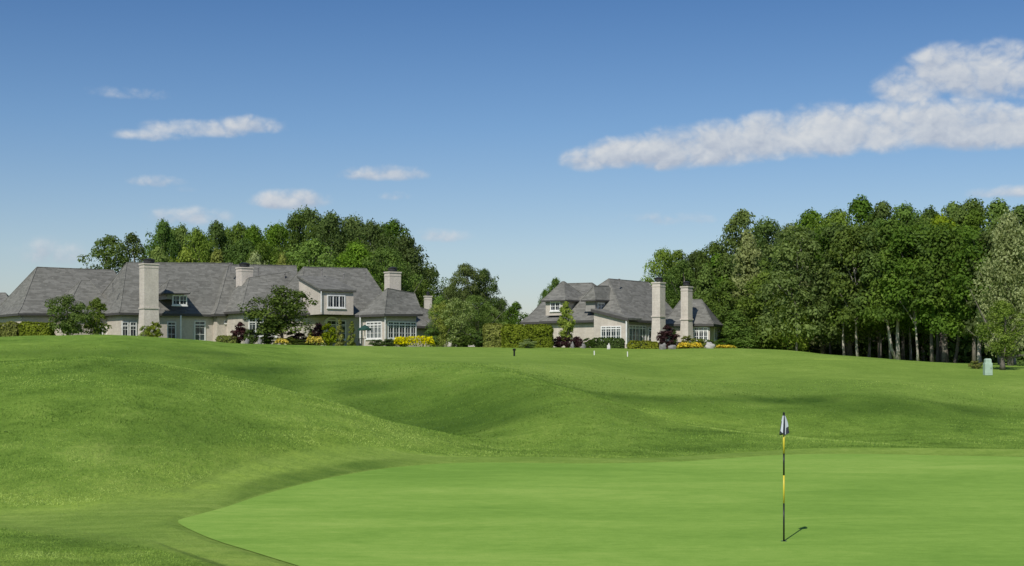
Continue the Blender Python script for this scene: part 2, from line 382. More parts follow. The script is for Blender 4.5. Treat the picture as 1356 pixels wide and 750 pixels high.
def tall_shade_mask(X, Y):  # darker turf: slope shade painted in, along with some longer grass
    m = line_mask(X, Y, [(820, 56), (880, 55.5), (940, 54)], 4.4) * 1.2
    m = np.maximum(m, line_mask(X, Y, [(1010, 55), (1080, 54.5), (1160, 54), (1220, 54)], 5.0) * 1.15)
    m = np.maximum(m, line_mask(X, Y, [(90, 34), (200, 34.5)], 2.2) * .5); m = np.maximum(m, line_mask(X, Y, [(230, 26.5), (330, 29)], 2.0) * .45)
    m = np.maximum(m, line_mask(X, Y, [(880, 32.9), (990, 33.6)], .8) * .5); m = np.maximum(m, line_mask(X, Y, [(260, 64), (330, 60), (400, 56), (470, 51.5), (560, 47), (640, 41)], 4.2) * 1.0); m = np.maximum(m, line_mask(X, Y, [(0, 62), (150, 62), (260, 63)], 3.2) * .7); m = np.maximum(m, line_mask(X, Y, [(770, 41), (850, 38.5), (930, 36.5)], 1.3) * .45)  # includes painted shade on the slope beyond the left crest
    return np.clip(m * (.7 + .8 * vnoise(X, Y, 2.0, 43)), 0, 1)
def gz(x, y): return float(height([x], [y])[0])

upx = np.concatenate([np.arange(-1800, -120, 40), np.arange(-120, 1480, 3.2), np.arange(1480, 3200, 40)])
yy = np.concatenate([[-90, -50, -25, -8, 2, 6, 9], np.exp(np.arange(math.log(11.3), math.log(190), .0045)), np.exp(np.arange(math.log(191), math.log(5200), .12))])
UU, YY = np.meshgrid(upx, yy)
XX = (UU - 678) / F * np.maximum(YY, 11.3)
XX = np.where(YY > 300, XX * (1 + (YY - 300) / 900), XX)
ZZ = height(XX, YY).reshape(XX.shape)
nr, nc = XX.shape
idx = np.arange(nr * nc).reshape(nr, nc)
faces = np.stack([idx[:-1, :-1], idx[:-1, 1:], idx[1:, 1:], idx[1:, :-1]], -1).reshape(-1, 4)
GD = green_edge_dist(XX.ravel(), YY.ravel()).reshape(XX.shape)
def sm(x): x = np.clip(x, 0, 1); return x * x * (3 - 2 * x)
# short turf: a collar round the green, its apron on the left and the fairway on the far plateau
wob = vnoise(XX, YY, 3.5, 11) * 1.6 + vnoise(XX, YY, 9, 12) * 3
short = sm((1.3 + wob * .12 - GD) / .25)
apron = apron_mask(XX, YY, GD, wob)
short = np.maximum(short, apron)
PXX = 678 + F * XX / np.maximum(YY, 11)
fair = sm((YY - 76 - wob) / 3) * sm((150 - YY) / 20) * sm((PXX - 380) / 60)
short = np.maximum(short, fair * .75) * (YY > 0)
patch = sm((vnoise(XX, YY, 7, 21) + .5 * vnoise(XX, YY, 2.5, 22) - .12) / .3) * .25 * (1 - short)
WN = worn_and_lit(XX, YY); patch = np.maximum(patch, WN)
tall = tall_shade_mask(XX, YY) * (1 - short)  # carries painted slope shade as well as longer grass
_b = sm((PXX - 290) / 40) * sm((600 - PXX) / 120) * (YY > 24) * (YY < 50) * sm((GD - .05) / .1) * sm((1.25 - GD + wob * .08) / .5) * .6  # shade of the bank beside the green, painted as a dark band
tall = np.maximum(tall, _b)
pit = np.exp(-((PXX - 585) / 32) ** 2) * np.exp(-((YY - 48.2) / .35) ** 2)
patch = np.maximum(patch, 0)
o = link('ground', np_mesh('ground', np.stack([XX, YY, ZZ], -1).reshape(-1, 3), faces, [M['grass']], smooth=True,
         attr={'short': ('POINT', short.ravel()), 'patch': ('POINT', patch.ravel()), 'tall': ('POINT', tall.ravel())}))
tag(o, kind='structure')

# the putting green: its own sheet, a dense grid clipped to the outline
def make_green():
    import bmesh
    bm = bmesh.new()
    vs = [bm.verts.new((p[0], p[1], 0)) for p in GREEN]
    bm.faces.new(vs)
    x0, y0 = GREEN.min(0); x1, y1 = GREEN.max(0)
    for x in np.arange(x0 + .5, x1, .8):
        bmesh.ops.bisect_plane(bm, geom=bm.verts[:] + bm.edges[:] + bm.faces[:], plane_co=(x, 0, 0), plane_no=(1, 0, 0))
    for y in np.arange(y0 + .5, y1, .8):
        bmesh.ops.bisect_plane(bm, geom=bm.verts[:] + bm.edges[:] + bm.faces[:], plane_co=(0, y, 0), plane_no=(0, 1, 0))
    co = np.array([v.co[:] for v in bm.verts])
    for v in bm.verts: v.co.z = .011 * (v.co.y / S - 17) + .014
    me = bpy.data.meshes.new('putting_green'); bm.to_mesh(me); bm.free()
    me.polygons.foreach_set('use_smooth', [True] * len(me.polygons)); me.materials.append(M['green'])
    tag(link('putting_green', me), kind='structure')
make_green()

# real blades in the longer grass of the near mounds and hollows
def make_blades(n=520000):
    rng = np.random.default_rng(12)
    px = -60 + rng.random(n) * 1480; y = np.exp(rng.uniform(math.log(13.5), math.log(92), n)); X = (px - 678) / F * y
    g = green_edge_dist(X, y)
    wobb = vnoise(X, y, 3.5, 11) * 1.6 + vnoise(X, y, 9, 12) * 3
    ap = apron_mask(X, y, g, wobb) > .5
    keep = (g > 1.35 + wobb * .12) & ~ap & (rng.random(n) > np.clip((y - 70) / 25, 0, 1))
    X = X[keep]; y = y[keep]; n = len(X); Z = height(X, y)
    tuft = np.clip(.5 + vnoise(X, y, .55, 31) * 1.1 + vnoise(X, y, 1.7, 32) * .8, 0, 1.3)
    sc = np.sqrt(y / 24)
    h = (.018 + .032 * tuft * rng.random(n)) * sc; w = (.008 + .006 * rng.random(n)) * sc
    a = rng.random(n) * 6.28; la = rng.normal(.5, 1.3, n)
    dx, dy = np.cos(a) * w, np.sin(a) * w; l = h * (.3 + .7 * rng.random(n))
    B = np.stack([X, y, Z - .008], 1)
    V = np.empty((n, 3, 3)); V[:, 0] = B + np.stack([-dx, -dy, 0 * dx], 1); V[:, 1] = B + np.stack([dx, dy, 0 * dx], 1)
    V[:, 2] = B + np.stack([np.cos(la) * l, np.sin(la) * l, h], 1)
    tint = np.clip(.42 + vnoise(X, y, 5, 33) * .35 + vnoise(X * .8 + y * .5, y - X * .4, 1.1, 34) * .6 + vnoise(X, y, .45, 35) * .45 + rng.normal(size=n) * .13, 0, 1)
    tint = np.clip(tint + worn_and_lit(X, y) * .5 - tall_shade_mask(X, y) * .6, 0, 1)  # wear and painted light raise the tint, painted slope shade lowers it
    me = np_mesh('rough_grass_blades', V.reshape(-1, 3), np.arange(3 * n).reshape(n, 3), [M['blade']], attr={'tint': ('FACE', tint)})
    tag(link('rough_grass', me), 'mown rough grass on the mounds round the green', 'grass', kind='stuff')
make_blades()

# ------------------------------------------------------------------ foliage
def leaf_quads(C, N, size, rng, flat=.6):
    """rhombic leaf sprays at C with normals N"""
    n = len(C)
    r = rng.normal(size=(n, 3)); t = r - (r * N).sum(1, keepdims=True) * N; t /= np.linalg.norm(t, axis=1, keepdims=True) + 1e-9
    b = np.cross(N, t); l = (size * (.6 + .8 * rng.random(n)))[:, None]; w = l * (.45 + .3 * rng.random((n, 1)))
    bend = N * l * .18
    V = np.stack([C - t * l, C + b * w + bend, C + t * l, C - b * w + bend], 1).reshape(-1, 3)
    Fq = np.arange(4 * n).reshape(n, 4)
    return V, Fq

def clump_leaves(centers, radii, per, size, rng, squash=.92, dirbias=None):
    Cs, Ns, Ts = [], [], []
    for c, r in zip(centers, radii):
        n = int(per * (r / np.mean(radii)) ** 1.6) + 4
        d = rng.normal(size=(n, 3)); d[:, 2] = np.abs(d[:, 2]) * 1.0 - .5 * rng.random(n) * 1.5
        d /= np.linalg.norm(d, axis=1, keepdims=True)
        rr = r * (.55 + .5 * rng.random(n) ** .6)[:, None]
        lump = 1 + .22 * np.sin(d[:, :1] * 5 + c[0] * 3) * np.cos(d[:, 1:2] * 6 + c[1] * 2)
        p = c + d * rr * lump * np.array([1, 1, squash])
        nn = d * .9 + rng.normal(size=(n, 3)) * .36 + np.array([0, 0, .2]); nn /= np.linalg.norm(nn, axis=1, keepdims=True)
        Cs.append(p); Ns.append(nn); Ts.append(np.clip(rng.normal(.45, .18) + rng.normal(size=n) * .16, 0, 1))
    C = np.concatenate(Cs); N = np.concatenate(Ns); T = np.concatenate(Ts)
    V, Fq = leaf_quads(C, N, size, rng)
    return V, Fq, T

def tree_meshes(seed, H, R, base, kind='broad', nclump=70, per=75, leaf=.24, lean=0.0, trunk_r=None, mats=None):
    """returns crown mesh (no material) and trunk mesh; base = crown base as a fraction of H"""
    rng = np.random.default_rng(seed); zb = H * base
    cen = []; rad = []
    lob = rng.random(3) * 6.28
    n = 0
    while len(cen) < nclump and n < 5000:
        n += 1
        t = rng.random() ** .85
        z = zb + (H * .97 - zb) * t
        if kind == 'broad': prof = min(1, .5 + t * 1.3) * max(0, 1 - t ** 4) ** .5
        elif kind == 'oval': prof = min(1, .5 + t * 1.3) * max(0, 1 - t ** 2.7) ** .6
        elif kind == 'cone': prof = (1 - t) ** .75 * .95 + .08
        elif kind == 'column': prof = .8 * (1 - t ** 5) + .1
        elif kind == 'vase': prof = (.35 + .75 * t) * (1 - max(0, t - .75) * 2.2)
        else: prof = .9
        a = rng.random() * 2 * math.pi
        lb = 1 + .16 * math.sin(2 * a + lob[0]) + .13 * math.sin(3 * a + lob[1] + t * 4) + .1 * math.sin(5 * a + lob[2])
        rr = R * prof * lb * (rng.random() ** .42)
        cr = R * (.20 + .16 * rng.random()) * (1.15 - .45 * t)
        rr = max(0, rr - cr * .45)
        cen.append((rr * math.cos(a) + lean * t * H, rr * math.sin(a), min(z, H - cr * .6))); rad.append(cr)
    cen = np.array(cen); rad = np.array(rad)
    V, Fq, T = clump_leaves(cen, rad, per, leaf, rng)
    crown = np_mesh('crown', V, Fq, attr={'tint': ('FACE', T)})
    # trunk and limbs
    tb = MB(); tr = trunk_r or H * .016 + .05
    top = H * (.82 if kind != 'vase' else .55)
    pts = []
    for i in range(8):
        t = i / 7; pts.append((lean * max(0, (t * top / H - base * .5)) * H + math.sin(t * 5 + seed) * tr * .9 * t, math.cos(t * 4 + seed) * tr * .8 * t, -.4 + (top + .4) * t))
    tb.tube(pts, [tr * (1.25 if i == 0 else (1 - .85 * (i / 7))) + .02 for i in range(8)], 9)
    order = rng.permutation(len(cen))[:16]
    for k in order:
        c = cen[k]; z0 = max(zb * .75, c[2] - np.hypot(c[0], c[1]) * (.9 + rng.random() * .6) - rad[k] * .5); z0 = min(z0, top * .95)
        f = np.clip((z0 + .4) / (top + .4), 0, 1); i0 = min(6, int(f * 7)); q = Vector(pts[i0]).lerp(Vector(pts[i0 + 1]), f * 7 - i0)
        mid = (q + Vector(c)) * .5 + Vector((0, 0, -.06 * H * rng.random()))
        r0 = tr * (1 - .8 * f) * .55 + .02
        tb.tube([q, mid, Vector(c)], [r0, r0 * .6, .02], 5, cap=False)
    me = bpy.data.meshes.new('trunk'); me.from_pydata(tb.v, [], tb.f); me.polygons.foreach_set('use_smooth', [True] * len(tb.f)); me.materials.append(M['bark']); me.update()
    return crown, me

LIB = {}
def proto(key, leafmat, **kw):
    k = (key, leafmat)
    if k not in LIB:
        c, t = tree_meshes(**TREES[key]); c.materials.append(M[leafmat]); LIB[k] = (c, t)
    return LIB[k]
TREES = {
    'oak1': dict(seed=1, H=15, R=5.6, base=.14, kind='broad', nclump=120, per=125, leaf=.165),
    'oak2': dict(seed=2, H=15, R=5.2, base=.17, kind='broad', nclump=115, per=125, leaf=.165),
    'oak3': dict(seed=3, H=15, R=5.6, base=.08, kind='oval', nclump=130, per=120, leaf=.165),
    'wood1': dict(seed=4, H=17, R=4.8, base=.17, kind='oval', nclump=125, per=120, leaf=.165, trunk_r=.25),
    'wood2': dict(seed=5, H=17, R=4.6, base=.20, kind='oval', nclump=115, per=125, leaf=.165, trunk_r=.22),
    'wood3': dict(seed=6, H=17, R=5.0, base=.16, kind='broad', nclump=130, per=120, leaf=.165, trunk_r=.26),
    'low1': dict(seed=7, H=10, R=3.9, base=.02, kind='oval', nclump=100, per=80, leaf=.17),
    'low2': dict(seed=8, H=10, R=3.6, base=.03, kind='cone', nclump=105, per=80, leaf=.17),
    'loose1': dict(seed=9, H=14, R=4.0, base=.22, kind='vase', nclump=75, per=100, leaf=.16),
    'loose2': dict(seed=10, H=14, R=4.0, base=.22, kind='oval', nclump=75, per=95, leaf=.16),
    'spread': dict(seed=19, H=14, R=6.0, base=.22, kind='broad', nclump=110, per=110, leaf=.15),
    'garden1': dict(seed=11, H=6, R=2.5, base=.20, kind='broad', nclump=80, per=75, leaf=.11, trunk_r=.10),
    'garden2': dict(seed=12, H=5, R=1.6, base=.15, kind='oval', nclump=55, per=70, leaf=.10, trunk_r=.08),
    'maple': dict(seed=13, H=4.6, R=1.3, base=.18, kind='oval', nclump=55, per=60, leaf=.10, trunk_r=.07),
    'willow': dict(seed=14, H=6, R=2.0, base=.04, kind='vase', nclump=80, per=60, leaf=.09, trunk_r=.06),
    'shrub': dict(seed=15, H=2, R=1.0, base=.0, kind='broad', nclump=40, per=70, leaf=.07, trunk_r=.04),
    'shrubtree': dict(seed=17, H=2.6, R=.95, base=.08, kind='oval', nclump=44, per=65, leaf=.075, trunk_r=.05),
    'cone': dict(seed=18, H=2.6, R=.7, base=.0, kind='cone', nclump=44, per=65, leaf=.07, trunk_r=.05),
}
def tree(key, leafmat, px, Y, top, w, label, cat='tree', group=None, name='tree', rot=None, base_py=None, X=None):
    """px centre column, Y depth, top row, crown width in photo px"""
    c, t = proto(key, leafmat); d = TREES[key]
    x = (px - 678) / F * Y if X is None else X; z = gz(x, Y) - .05
    H = EYE + (480 - top) / F * Y - z; R = w / 2 / F * Y
    e = empty(name, (x, Y, z)); tag(e, label, cat, group)
    sx = R / d['R']; sz = H / d['H']
    e.rotation_euler.z = random.random() * 6.28 if rot is None else rot
    a = link('crown', c, e); b = link('trunk', t, e)
    a.scale = (sx, sx, sz); b.scale = ((sx + 1) / 2, (sx + 1) / 2, sz) if d.get('lean') is None else (sx, sx, sz)
    return e

def hedge(name, label, p0, p1, Y0, Y1, top, depth, mat, cat='hedge', group=None, leaf=.10, dens=170, round_=.25, mats2=None, wav=.10):
    """clipped hedge between columns p0 and p1; top row of photo"""
    rng = np.random.default_rng(int(abs(p0 * 7 + p1)))
    a = Vector(((p0 - 678) / F * Y0, Y0, 0)); b = Vector(((p1 - 678) / F * Y1, Y1, 0)); d = (b - a); L = d.length; d.normalize(); n = Vector((-d.y, d.x, 0))
    za = min(gz(a.x, a.y), gz(b.x, b.y)) - .1; Ym = (Y0 + Y1) / 2
    H = EYE + (480 - top) / F * Ym - za
    root = (a + b) / 2; root.z = za
    # leaves scattered over the surface of a rounded box
    N1 = int(dens * L * H); N2 = int(dens * L * depth); N3 = int(dens * depth * H)
    s = []; nn = []
    def add(u, v, w, nx): s.append(np.stack([u, v, w], 1)); nn.append(np.tile(nx, (len(u), 1)))
    add(rng.random(N1) * L, np.zeros(N1), rng.random(N1) * H, (0, -1, .2)); add(rng.random(N1 // 2) * L, np.full(N1 // 2, depth), rng.random(N1 // 2) * H, (0, 1, .2))
    add(rng.random(N2) * L, rng.random(N2) * depth, np.full(N2, H), (0, 0, 1))
    for e_, nx in ((0, -1), (L, 1)): add(np.full(N3, float(e_)), rng.random(N3) * depth, rng.random(N3) * H, (nx, 0, .2))
    q = np.concatenate(s); m = np.concatenate(nn).astype(float)
    # round the corners and make the surface lumpy
    cx = np.clip(q[:, 0], round_, max(round_, L - round_)); cy = np.clip(q[:, 1], min(round_, depth / 2), max(depth / 2, depth - round_)); cz = np.minimum(q[:, 2], H - round_)
    cc = np.stack([cx, cy, cz], 1); dv = q - cc; ln = np.linalg.norm(dv, axis=1, keepdims=True) + 1e-6
    q = cc + dv / ln * np.minimum(ln, round_)
    lump = vnoise(q[:, 0] + q[:, 1] + 50, q[:, 2] + q[:, 1] * .5, .55, 5) + .5 * vnoise(q[:, 0] + 9, q[:, 2] + q[:, 1], .22, 6)
    q = q + m * (lump * wav * 2 + rng.normal(size=len(q)) * .03)[:, None]
    q[:, 2] += vnoise(q[:, 0], q[:, 1], 1.3, 8) * wav * 2 * (q[:, 2] / H)
    m = m * .8 + rng.normal(size=m.shape) * .45; m /= np.linalg.norm(m, axis=1, keepdims=True)
    B = np.array([[d.x, d.y, 0], [n.x, n.y, 0], [0, 0, 1.0]]); off = np.array(a - root); off[2] = 0
    T = np.clip(.45 + lump * .5 + rng.normal(size=len(q)) * .15, 0, 1)
    V, Fq = leaf_quads(q @ B + off, m @ B, leaf, rng)
    # dense dark twigs inside
    me = np_mesh(name, V, Fq, [M[mat]], attr={'tint': ('FACE', T)})
    o = link(name, me, loc=root); tag(o, label, cat, group)
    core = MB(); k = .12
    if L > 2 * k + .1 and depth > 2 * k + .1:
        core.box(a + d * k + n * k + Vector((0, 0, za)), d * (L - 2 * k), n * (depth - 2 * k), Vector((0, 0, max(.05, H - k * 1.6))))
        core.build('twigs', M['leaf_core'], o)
    return o
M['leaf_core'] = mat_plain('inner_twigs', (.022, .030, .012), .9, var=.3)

# ------------------------------------------------------------------ houses
class House:
    def __init__(s, name, label, cat, px, Y, gzv=None):
        x = (px - 678) / F * Y; s.g = gz(x, Y) if gzv is None else gzv
        s.root = empty(name, (x, Y, s.g)); tag(s.root, label, cat)
    def caps(s, mb, segs, w=.14):
        for p, q in segs:
            p = Vector(p); q = Vector(q); d = (q - p)
            if d.length < .05: continue
            mb.tube([p, q], [w, w], 5, 1)
    def block(s, C, a, R, A, B, D=None, L=None, t=.5, over=.45, wall=True, gabA=False, gabB=False, wmat='brick', bottom=None, th=.22, Ltop=None, cap=.055):
        a = math.radians(a); d = Vector((math.cos(a), math.sin(a), 0)); n = Vector((-math.sin(a), math.cos(a), 0))
        c = P(*C)
        tR = ray_line(R[0], c, d); r = c + d * tR; r.z = EYE + (480 - R[1]) / F * r.y
        if D is None: D = ray_line(L, c, n)
        l = c + n * D; b = r + n * D
        rc = c + n * (D * t)
        tA = ray_line(A[0], rc, d); tB = ray_line(B[0], rc, d)
        pa = rc + d * tA; pb = rc + d * tB
        pa.z = EYE + (480 - A[1]) / F * pa.y; pb.z = EYE + (480 - B[1]) / F * pb.y
        print('block C%s len %.1f depth %.1f ridge z %.1f,%.1f tA %.1f tB %.1f eave z %.1f' % (C, tR, D, pa.z - s.g, pb.z - s.g, tA, tB, c.z - s.g))
        m = MB(); z = Vector((0, 0, -th))
        # slightly bell-cast slopes: the lowest 12 percent is flatter
        def slope(e0, e1, r1, r0):
            k = .22
            m0 = e0.lerp(r0, k); m1 = e1.lerp(r1, k); sag = .055 * (r0.z - e0.z)
            m0.z -= sag; m1.z -= sag
            return m0, m1
        k = .2
        def sagp(e, rr): q = e.lerp(rr, k); q.z -= .05 * max(0, (rr.z - e.z)); return q
        mc, mr, mbk, ml = sagp(c, pa), sagp(r, pb), sagp(b, pb), sagp(l, pa)
        for e0, e1, q0, q1, r0, r1 in ((c, r, mc, mr, pa, pb), (b, l, mbk, ml, pb, pa)):
            m.poly([e0, e1, q1]); m.poly([e0, q1, q0]); m.poly([q0, q1, r1]); m.poly([q0, r1, r0])
        for e0, e1, q0, q1, r0 in ((l, c, ml, mc, pa), (r, b, mr, mbk, pb)):
            m.poly([e0, e1, q1]); m.poly([e0, q1, q0]); m.poly([q0, q1, r0])
        ring = [c, r, b, l]
        for i in range(4):
            e0, e1 = ring[i], ring[(i + 1) % 4]; m.poly([e0 + z, e1 + z, e1, e0], 1)
        m.poly([l + z, b + z, r + z, c + z], 1)
        s.capmb = MB()
        for p, q in ((c, mc), (mc, pa), (r, mr), (mr, pb), (l, ml), (ml, pa), (b, mbk), (mbk, pb), (pa, pb)):
            if cap: m.tube([p, q], [cap, cap], 5, 0)
        m.build('roof', [M['shingle'], M['fascia']], s.root)
        c2 = c + d * over + n * over; r2 = r - d * over + n * over; b2 = r - d * over + n * (D - over); l2 = c + d * over + n * (D - over)
        zb = s.g - .8 if bottom is None else bottom
        if wall:
            w = MB(); q = [c2, r2, b2, l2]; zt = [e.z - th + .03 for e in (c, r, b, l)]
            lo = [Vector((v.x, v.y, zb)) for v in q]; hi = [Vector((v.x, v.y, h)) for v, h in zip(q, zt)]
            for i in range(4):
                j = (i + 1) % 4; w.poly([lo[i], lo[j], hi[j], hi[i]])
            w.build('wall', M[wmat], s.root)
            # frieze board under the eave
            f = MB(); hgt = .22
            for i, nn in ((0, -n), (1, d), (3, -d)):
                j = (i + 1) % 4
                p0 = hi[i] + nn * .03; p1 = hi[j] + nn * .03
                f.poly([p0 - Vector((0, 0, hgt)), p1 - Vector((0, 0, hgt)), p1, p0]); f.poly([p0 - Vector((0, 0, hgt)), p0 - nn * .03 - Vector((0, 0, hgt)), p1 - nn * .03 - Vector((0, 0, hgt)), p1 - Vector((0, 0, hgt))])
            f.build('frieze_board', M['siding'], s.root)
        return dict(front=(c2, d, -n), left=(c2, n, -d), right=(r2, n, d), d=d, n=n, c=c, r=r, a=a)
    def window(s, plane, x0, x1, y0, y1, cols=2, rows=2, transom=None, name='window', fw=.11, glass='glass', sill=True, arch=False, lower='glass'):
        o, d, nn = plane
        t0 = ray_line(x0, o, d); t1 = ray_line(x1, o, d)
        if t0 > t1: t0, t1 = t1, t0
        p0 = o + d * t0; pm = o + d * ((t0 + t1) / 2)
        zt = EYE + (480 - y0) / F * pm.y; zb = EYE + (480 - y1) / F * pm.y
        w = t1 - t0; h = zt - zb; base = Vector((p0.x, p0.y, zb)) + nn * .0; Z = Vector((0, 0, 1))
        m = MB()
        def bar(u, v, du, dv, proud=.07): m.box(base + d * u + Z * v - nn * .02, d * du, Z * dv, nn * (proud + .02))
        bar(0, 0, fw, h); bar(w - fw, 0, fw, h); bar(fw, h - fw, w - 2 * fw, fw); bar(fw, 0, w - 2 * fw, fw)
        for i in range(1, cols): bar(w * i / cols - .035 - (.02 if cols <= 5 else 0), fw, .07 + (.04 if cols <= 5 else 0), h - 2 * fw, .055)
        if transom: bar(fw, h * transom - .05, w - 2 * fw, .11, .062)
        for j in range(1, rows):
            v = h * j / rows; bar(fw, v - .018, w - 2 * fw, .036, .04)
        for i in range(cols): bar(w * (i + .5) / cols - .015, fw, .03, h - 2 * fw, .035)
        if sill: m.box(base - d * .06 - Z * .1 - nn * .02, d * (w + .12), Z * .1, nn * .14)
        f = m.build(name, M['white'], s.root)
        g = MB(); g.box(base + d * .04 + Z * .04 - nn * .015, d * (w - .08), Z * (h - .08), nn * .03)
        g.build('pane', M[glass], f)
        return f
    def chimney(s, px, top, a, left, right, Y, bottom=None, shoulder=None, cap='pot', flare=.18, bottom_z=None):
        a = math.radians(a); d = Vector((math.cos(a), math.sin(a), 0)); n = Vector((-math.sin(a), math.cos(a), 0))
        c = P(px, top, Y); W = ray_line(right, c, d); D = ray_line(left, c, n)
        print('chimney W %.1f D %.1f h %.1f' % (W, D, c.z - s.g))
        m = MB(); Z = Vector((0, 0, 1)); zb = s.g - .6 if bottom_z is None else bottom_z
        base = Vector((c.x, c.y, zb)); H = c.z - zb
        if shoulder:
            zs = EYE + (480 - shoulder) / F * Y
            hs = zs - zb
            m.box(base + Z * hs, d * W, n * D, Z * (c.z - zs))
            m.box(base + Z * (hs - .14) - d * .07 - n * .07, d * (W + .14), n * (D + .14), Z * .14)
            k = flare
            # lower stack widens towards the ground
            q = [base + d * -k + n * -k, base + d * (W + k) + n * -k, base + d * (W + k) + n * (D + k), base + d * -k + n * (D + k)]
            tq = [base + Z * (hs - .14) + v for v in (Vector(), d * W, d * W + n * D, n * D)]
            for i in range(4): m.poly([q[i], q[(i + 1) % 4], tq[(i + 1) % 4], tq[i]])
        else:
            m.box(base, d * W, n * D, Z * H)
        m.box(Vector((c.x, c.y, c.z)) - d * .06 - n * .06 - Z * .02, d * (W + .12), n * (D + .12), Z * .12)
        m.box(Vector((c.x, c.y, c.z)) - d * .025 - n * .025 - Z * .34, d * (W + .05), n * (D + .05), Z * .1)
        o = m.build('chimney', M['brick2'], s.root)
        p = MB(); ct = c + d * W / 2 + n * D / 2 + Z * .18
        p.tube([ct, ct + Z * .2, ct + Z * .3, ct + Z * .42], [min(W, D) * .42, min(W, D) * .42, min(W, D) * .5, min(W, D) * .12], 12)
        p.build('chimney_cap', M['dark'], o)
        return o
    def vent(s, px, top, bot, Y):
        m = MB(); p = P(px, top, Y); q = P(px, bot, Y); q.z -= .3
        p.z -= .25; m.tube([q, p], [.06, .06], 8); m.tube([p - Vector((0, 0, .1)), p], [.10, .10], 8)
        m.build('vent_pipe', M['greystone'], s.root)
    def pipe(s, px, y0, y1, Y, r=.06):
        m = MB(); m.tube([P(px, y1, Y), P(px, y0, Y)], [r, r], 6); m.build('downspout', M['white'], s.root)
    def shed(s, C, a, R, L, wtop, slope=.3, wmat='siding', lowz=None, name='dormer', over=.22):
        """shed dormer: front wall C-R, left cheek back to column L, roof rising backwards"""
        a = math.radians(a); d = Vector((math.cos(a), math.sin(a), 0)); n = Vector((-math.sin(a), math.cos(a), 0)); Z = Vector((0, 0, 1))
        c = P(*C); W = ray_line(R, c, d); D = ray_line(L, c, n) if L is not None else 3.5
        print('shed W %.1f D %.1f' % (W, D))
        zl = lowz; m = MB()
        D2 = D + 1.2
        q = [c, c + d * W, c + d * W + n * D2, c + n * D2]
        tz = [c.z, c.z, c.z + D2 * slope, c.z + D2 * slope]
        lo = [Vector((v.x, v.y, zl)) for v in q]; hi = [Vector((v.x, v.y, z_)) for v, z_ in zip(q, tz)]
        for i in range(4): m.poly([lo[i], lo[(i + 1) % 4], hi[(i + 1) % 4], hi[i]])
        w = m.build(name, M[wmat], s.root)
        rf = MB(); o = over; sl = Vector((0, 0, slope))
        b0 = c - d * o - (n + sl) * o; rf.box(b0, d * (W + 2 * o), (n + sl) * (D2 + o), Z * .16)
        rf.v = rf.v; rf.build('dormer_roof', [M['shingle']], w)
        tr = MB(); tr.box(b0 - Z * .10 + (n + sl) * .01, d * (W + 2 * o), (n + sl) * .05, Z * .1)
        tr.box(b0 - Z * .10 + d * .01, d * .05, (n + sl) * (D2 + o), Z * .1)
        tr.build('trim', M['fascia'], w)
        return w, dict(front=(c, d, -n), left=(c, n, -d))

# ---- the long villa on the left
H1 = House('villa', 'long pale brick villa with steep grey hip roofs and three chimneys, left of the photo', 'house', 290, 138, 4.75)
r1 = H1.block((24, 415, 138), 36, (186, 415), (49, 354), (150, 358), D=10)
r1b = H1.block((84, 415, 137.5), 36, (158, 416), (107, 372), (119, 372), D=7.5)
r2 = H1.block((158, 414, 136.5), 36, (296, 417), (168, 348), (308, 349), D=10)
r3 = H1.block((284, 416, 141.3), 36, (402, 416), (303, 351), (392, 352), D=10.5)
r3b = H1.block((318, 412, 139), 36, (404, 414), (330, 368), (384, 360), D=9)
r4 = H1.block((398, 415, 138.5), 36, (528, 416), (402, 354), (485, 356), D=10)
r5 = H1.block((509, 416, 132.5), 46, (560, 416), (513, 382), (549, 389), L=470)
r6 = H1.block((545, 432, 142.5), 35, (588, 432), (548, 405), (572, 412), D=6)
H1.chimney(191, 350, 36, 184.5, 210, 134.6, shoulder=407)
H1.chimney(320, 355, 36, 312.5, 335, 144.3, bottom_z=9)
H1.chimney(516, 361, 36, 509, 531, 139.5, bottom_z=8.5)
for v in ((149, 371, 383, 138.5), (305, 345, 356, 146), (342, 351, 361, 146), (377, 359, 369, 146), (426, 353, 364, 144), (455, 359, 366, 143.5), (484, 358, 368, 143)): H1.vent(*v)
# hip dormer above the two doors
dm = H1.block((217, 388, 137.8), 34, (252, 388), (224, 371), (236, 371), D=4.2, over=.5, bottom=9.1, wmat='siding', th=.12, cap=.05)
H1.window(dm['front'], 228, 247.5, 391, 404.5, 2, 2)
# wide shed dormer on the right part
w4, sh4 = H1.shed((425, 384, 137.2), 34, 468, 403, None, .3, 'brick', lowz=7.6)
H1.window(sh4['front'], 433, 457, 391, 408, 3, 1)
# ground floor windows and doors
for x0, x1, pl in ((126, 136.5, r1b), (140, 153.5, r1b), (161, 170, r2), (171.5, 181, r2)):
    H1.window(pl['front'], x0, x1, 426, 447, 1 if x1 - x0 < 11 else 2, 2, .72)
H1.window(r2['front'], 221, 233, 426, 451, 1, 3, .8, name='door'); H1.window(r2['front'], 257, 272, 425, 452, 1, 3, .8, name='door')
H1.window(r3['front'], 297, 314, 424, 428.5, 4, 1, fw=.05)
H1.window(r3b['front'], 329, 367, 422, 446, 4, 3, .78)
H1.window(r4['front'], 432, 458, 424, 450, 2, 3, .75, name='door')
H1.window(r5['left'], 485.5, 506, 426, 449, 4, 3, .8); H1.window(r5['front'], 513, 551, 426, 449, 5, 3, .8)
H1.pipe(239.5, 418, 452, 139.0, .07); H1.pipe(477, 417, 455, 135.0, .07); H1.pipe(425.4, 386, 414, 137.0, .05); H1.pipe(510, 418, 452, 132.9, .05)
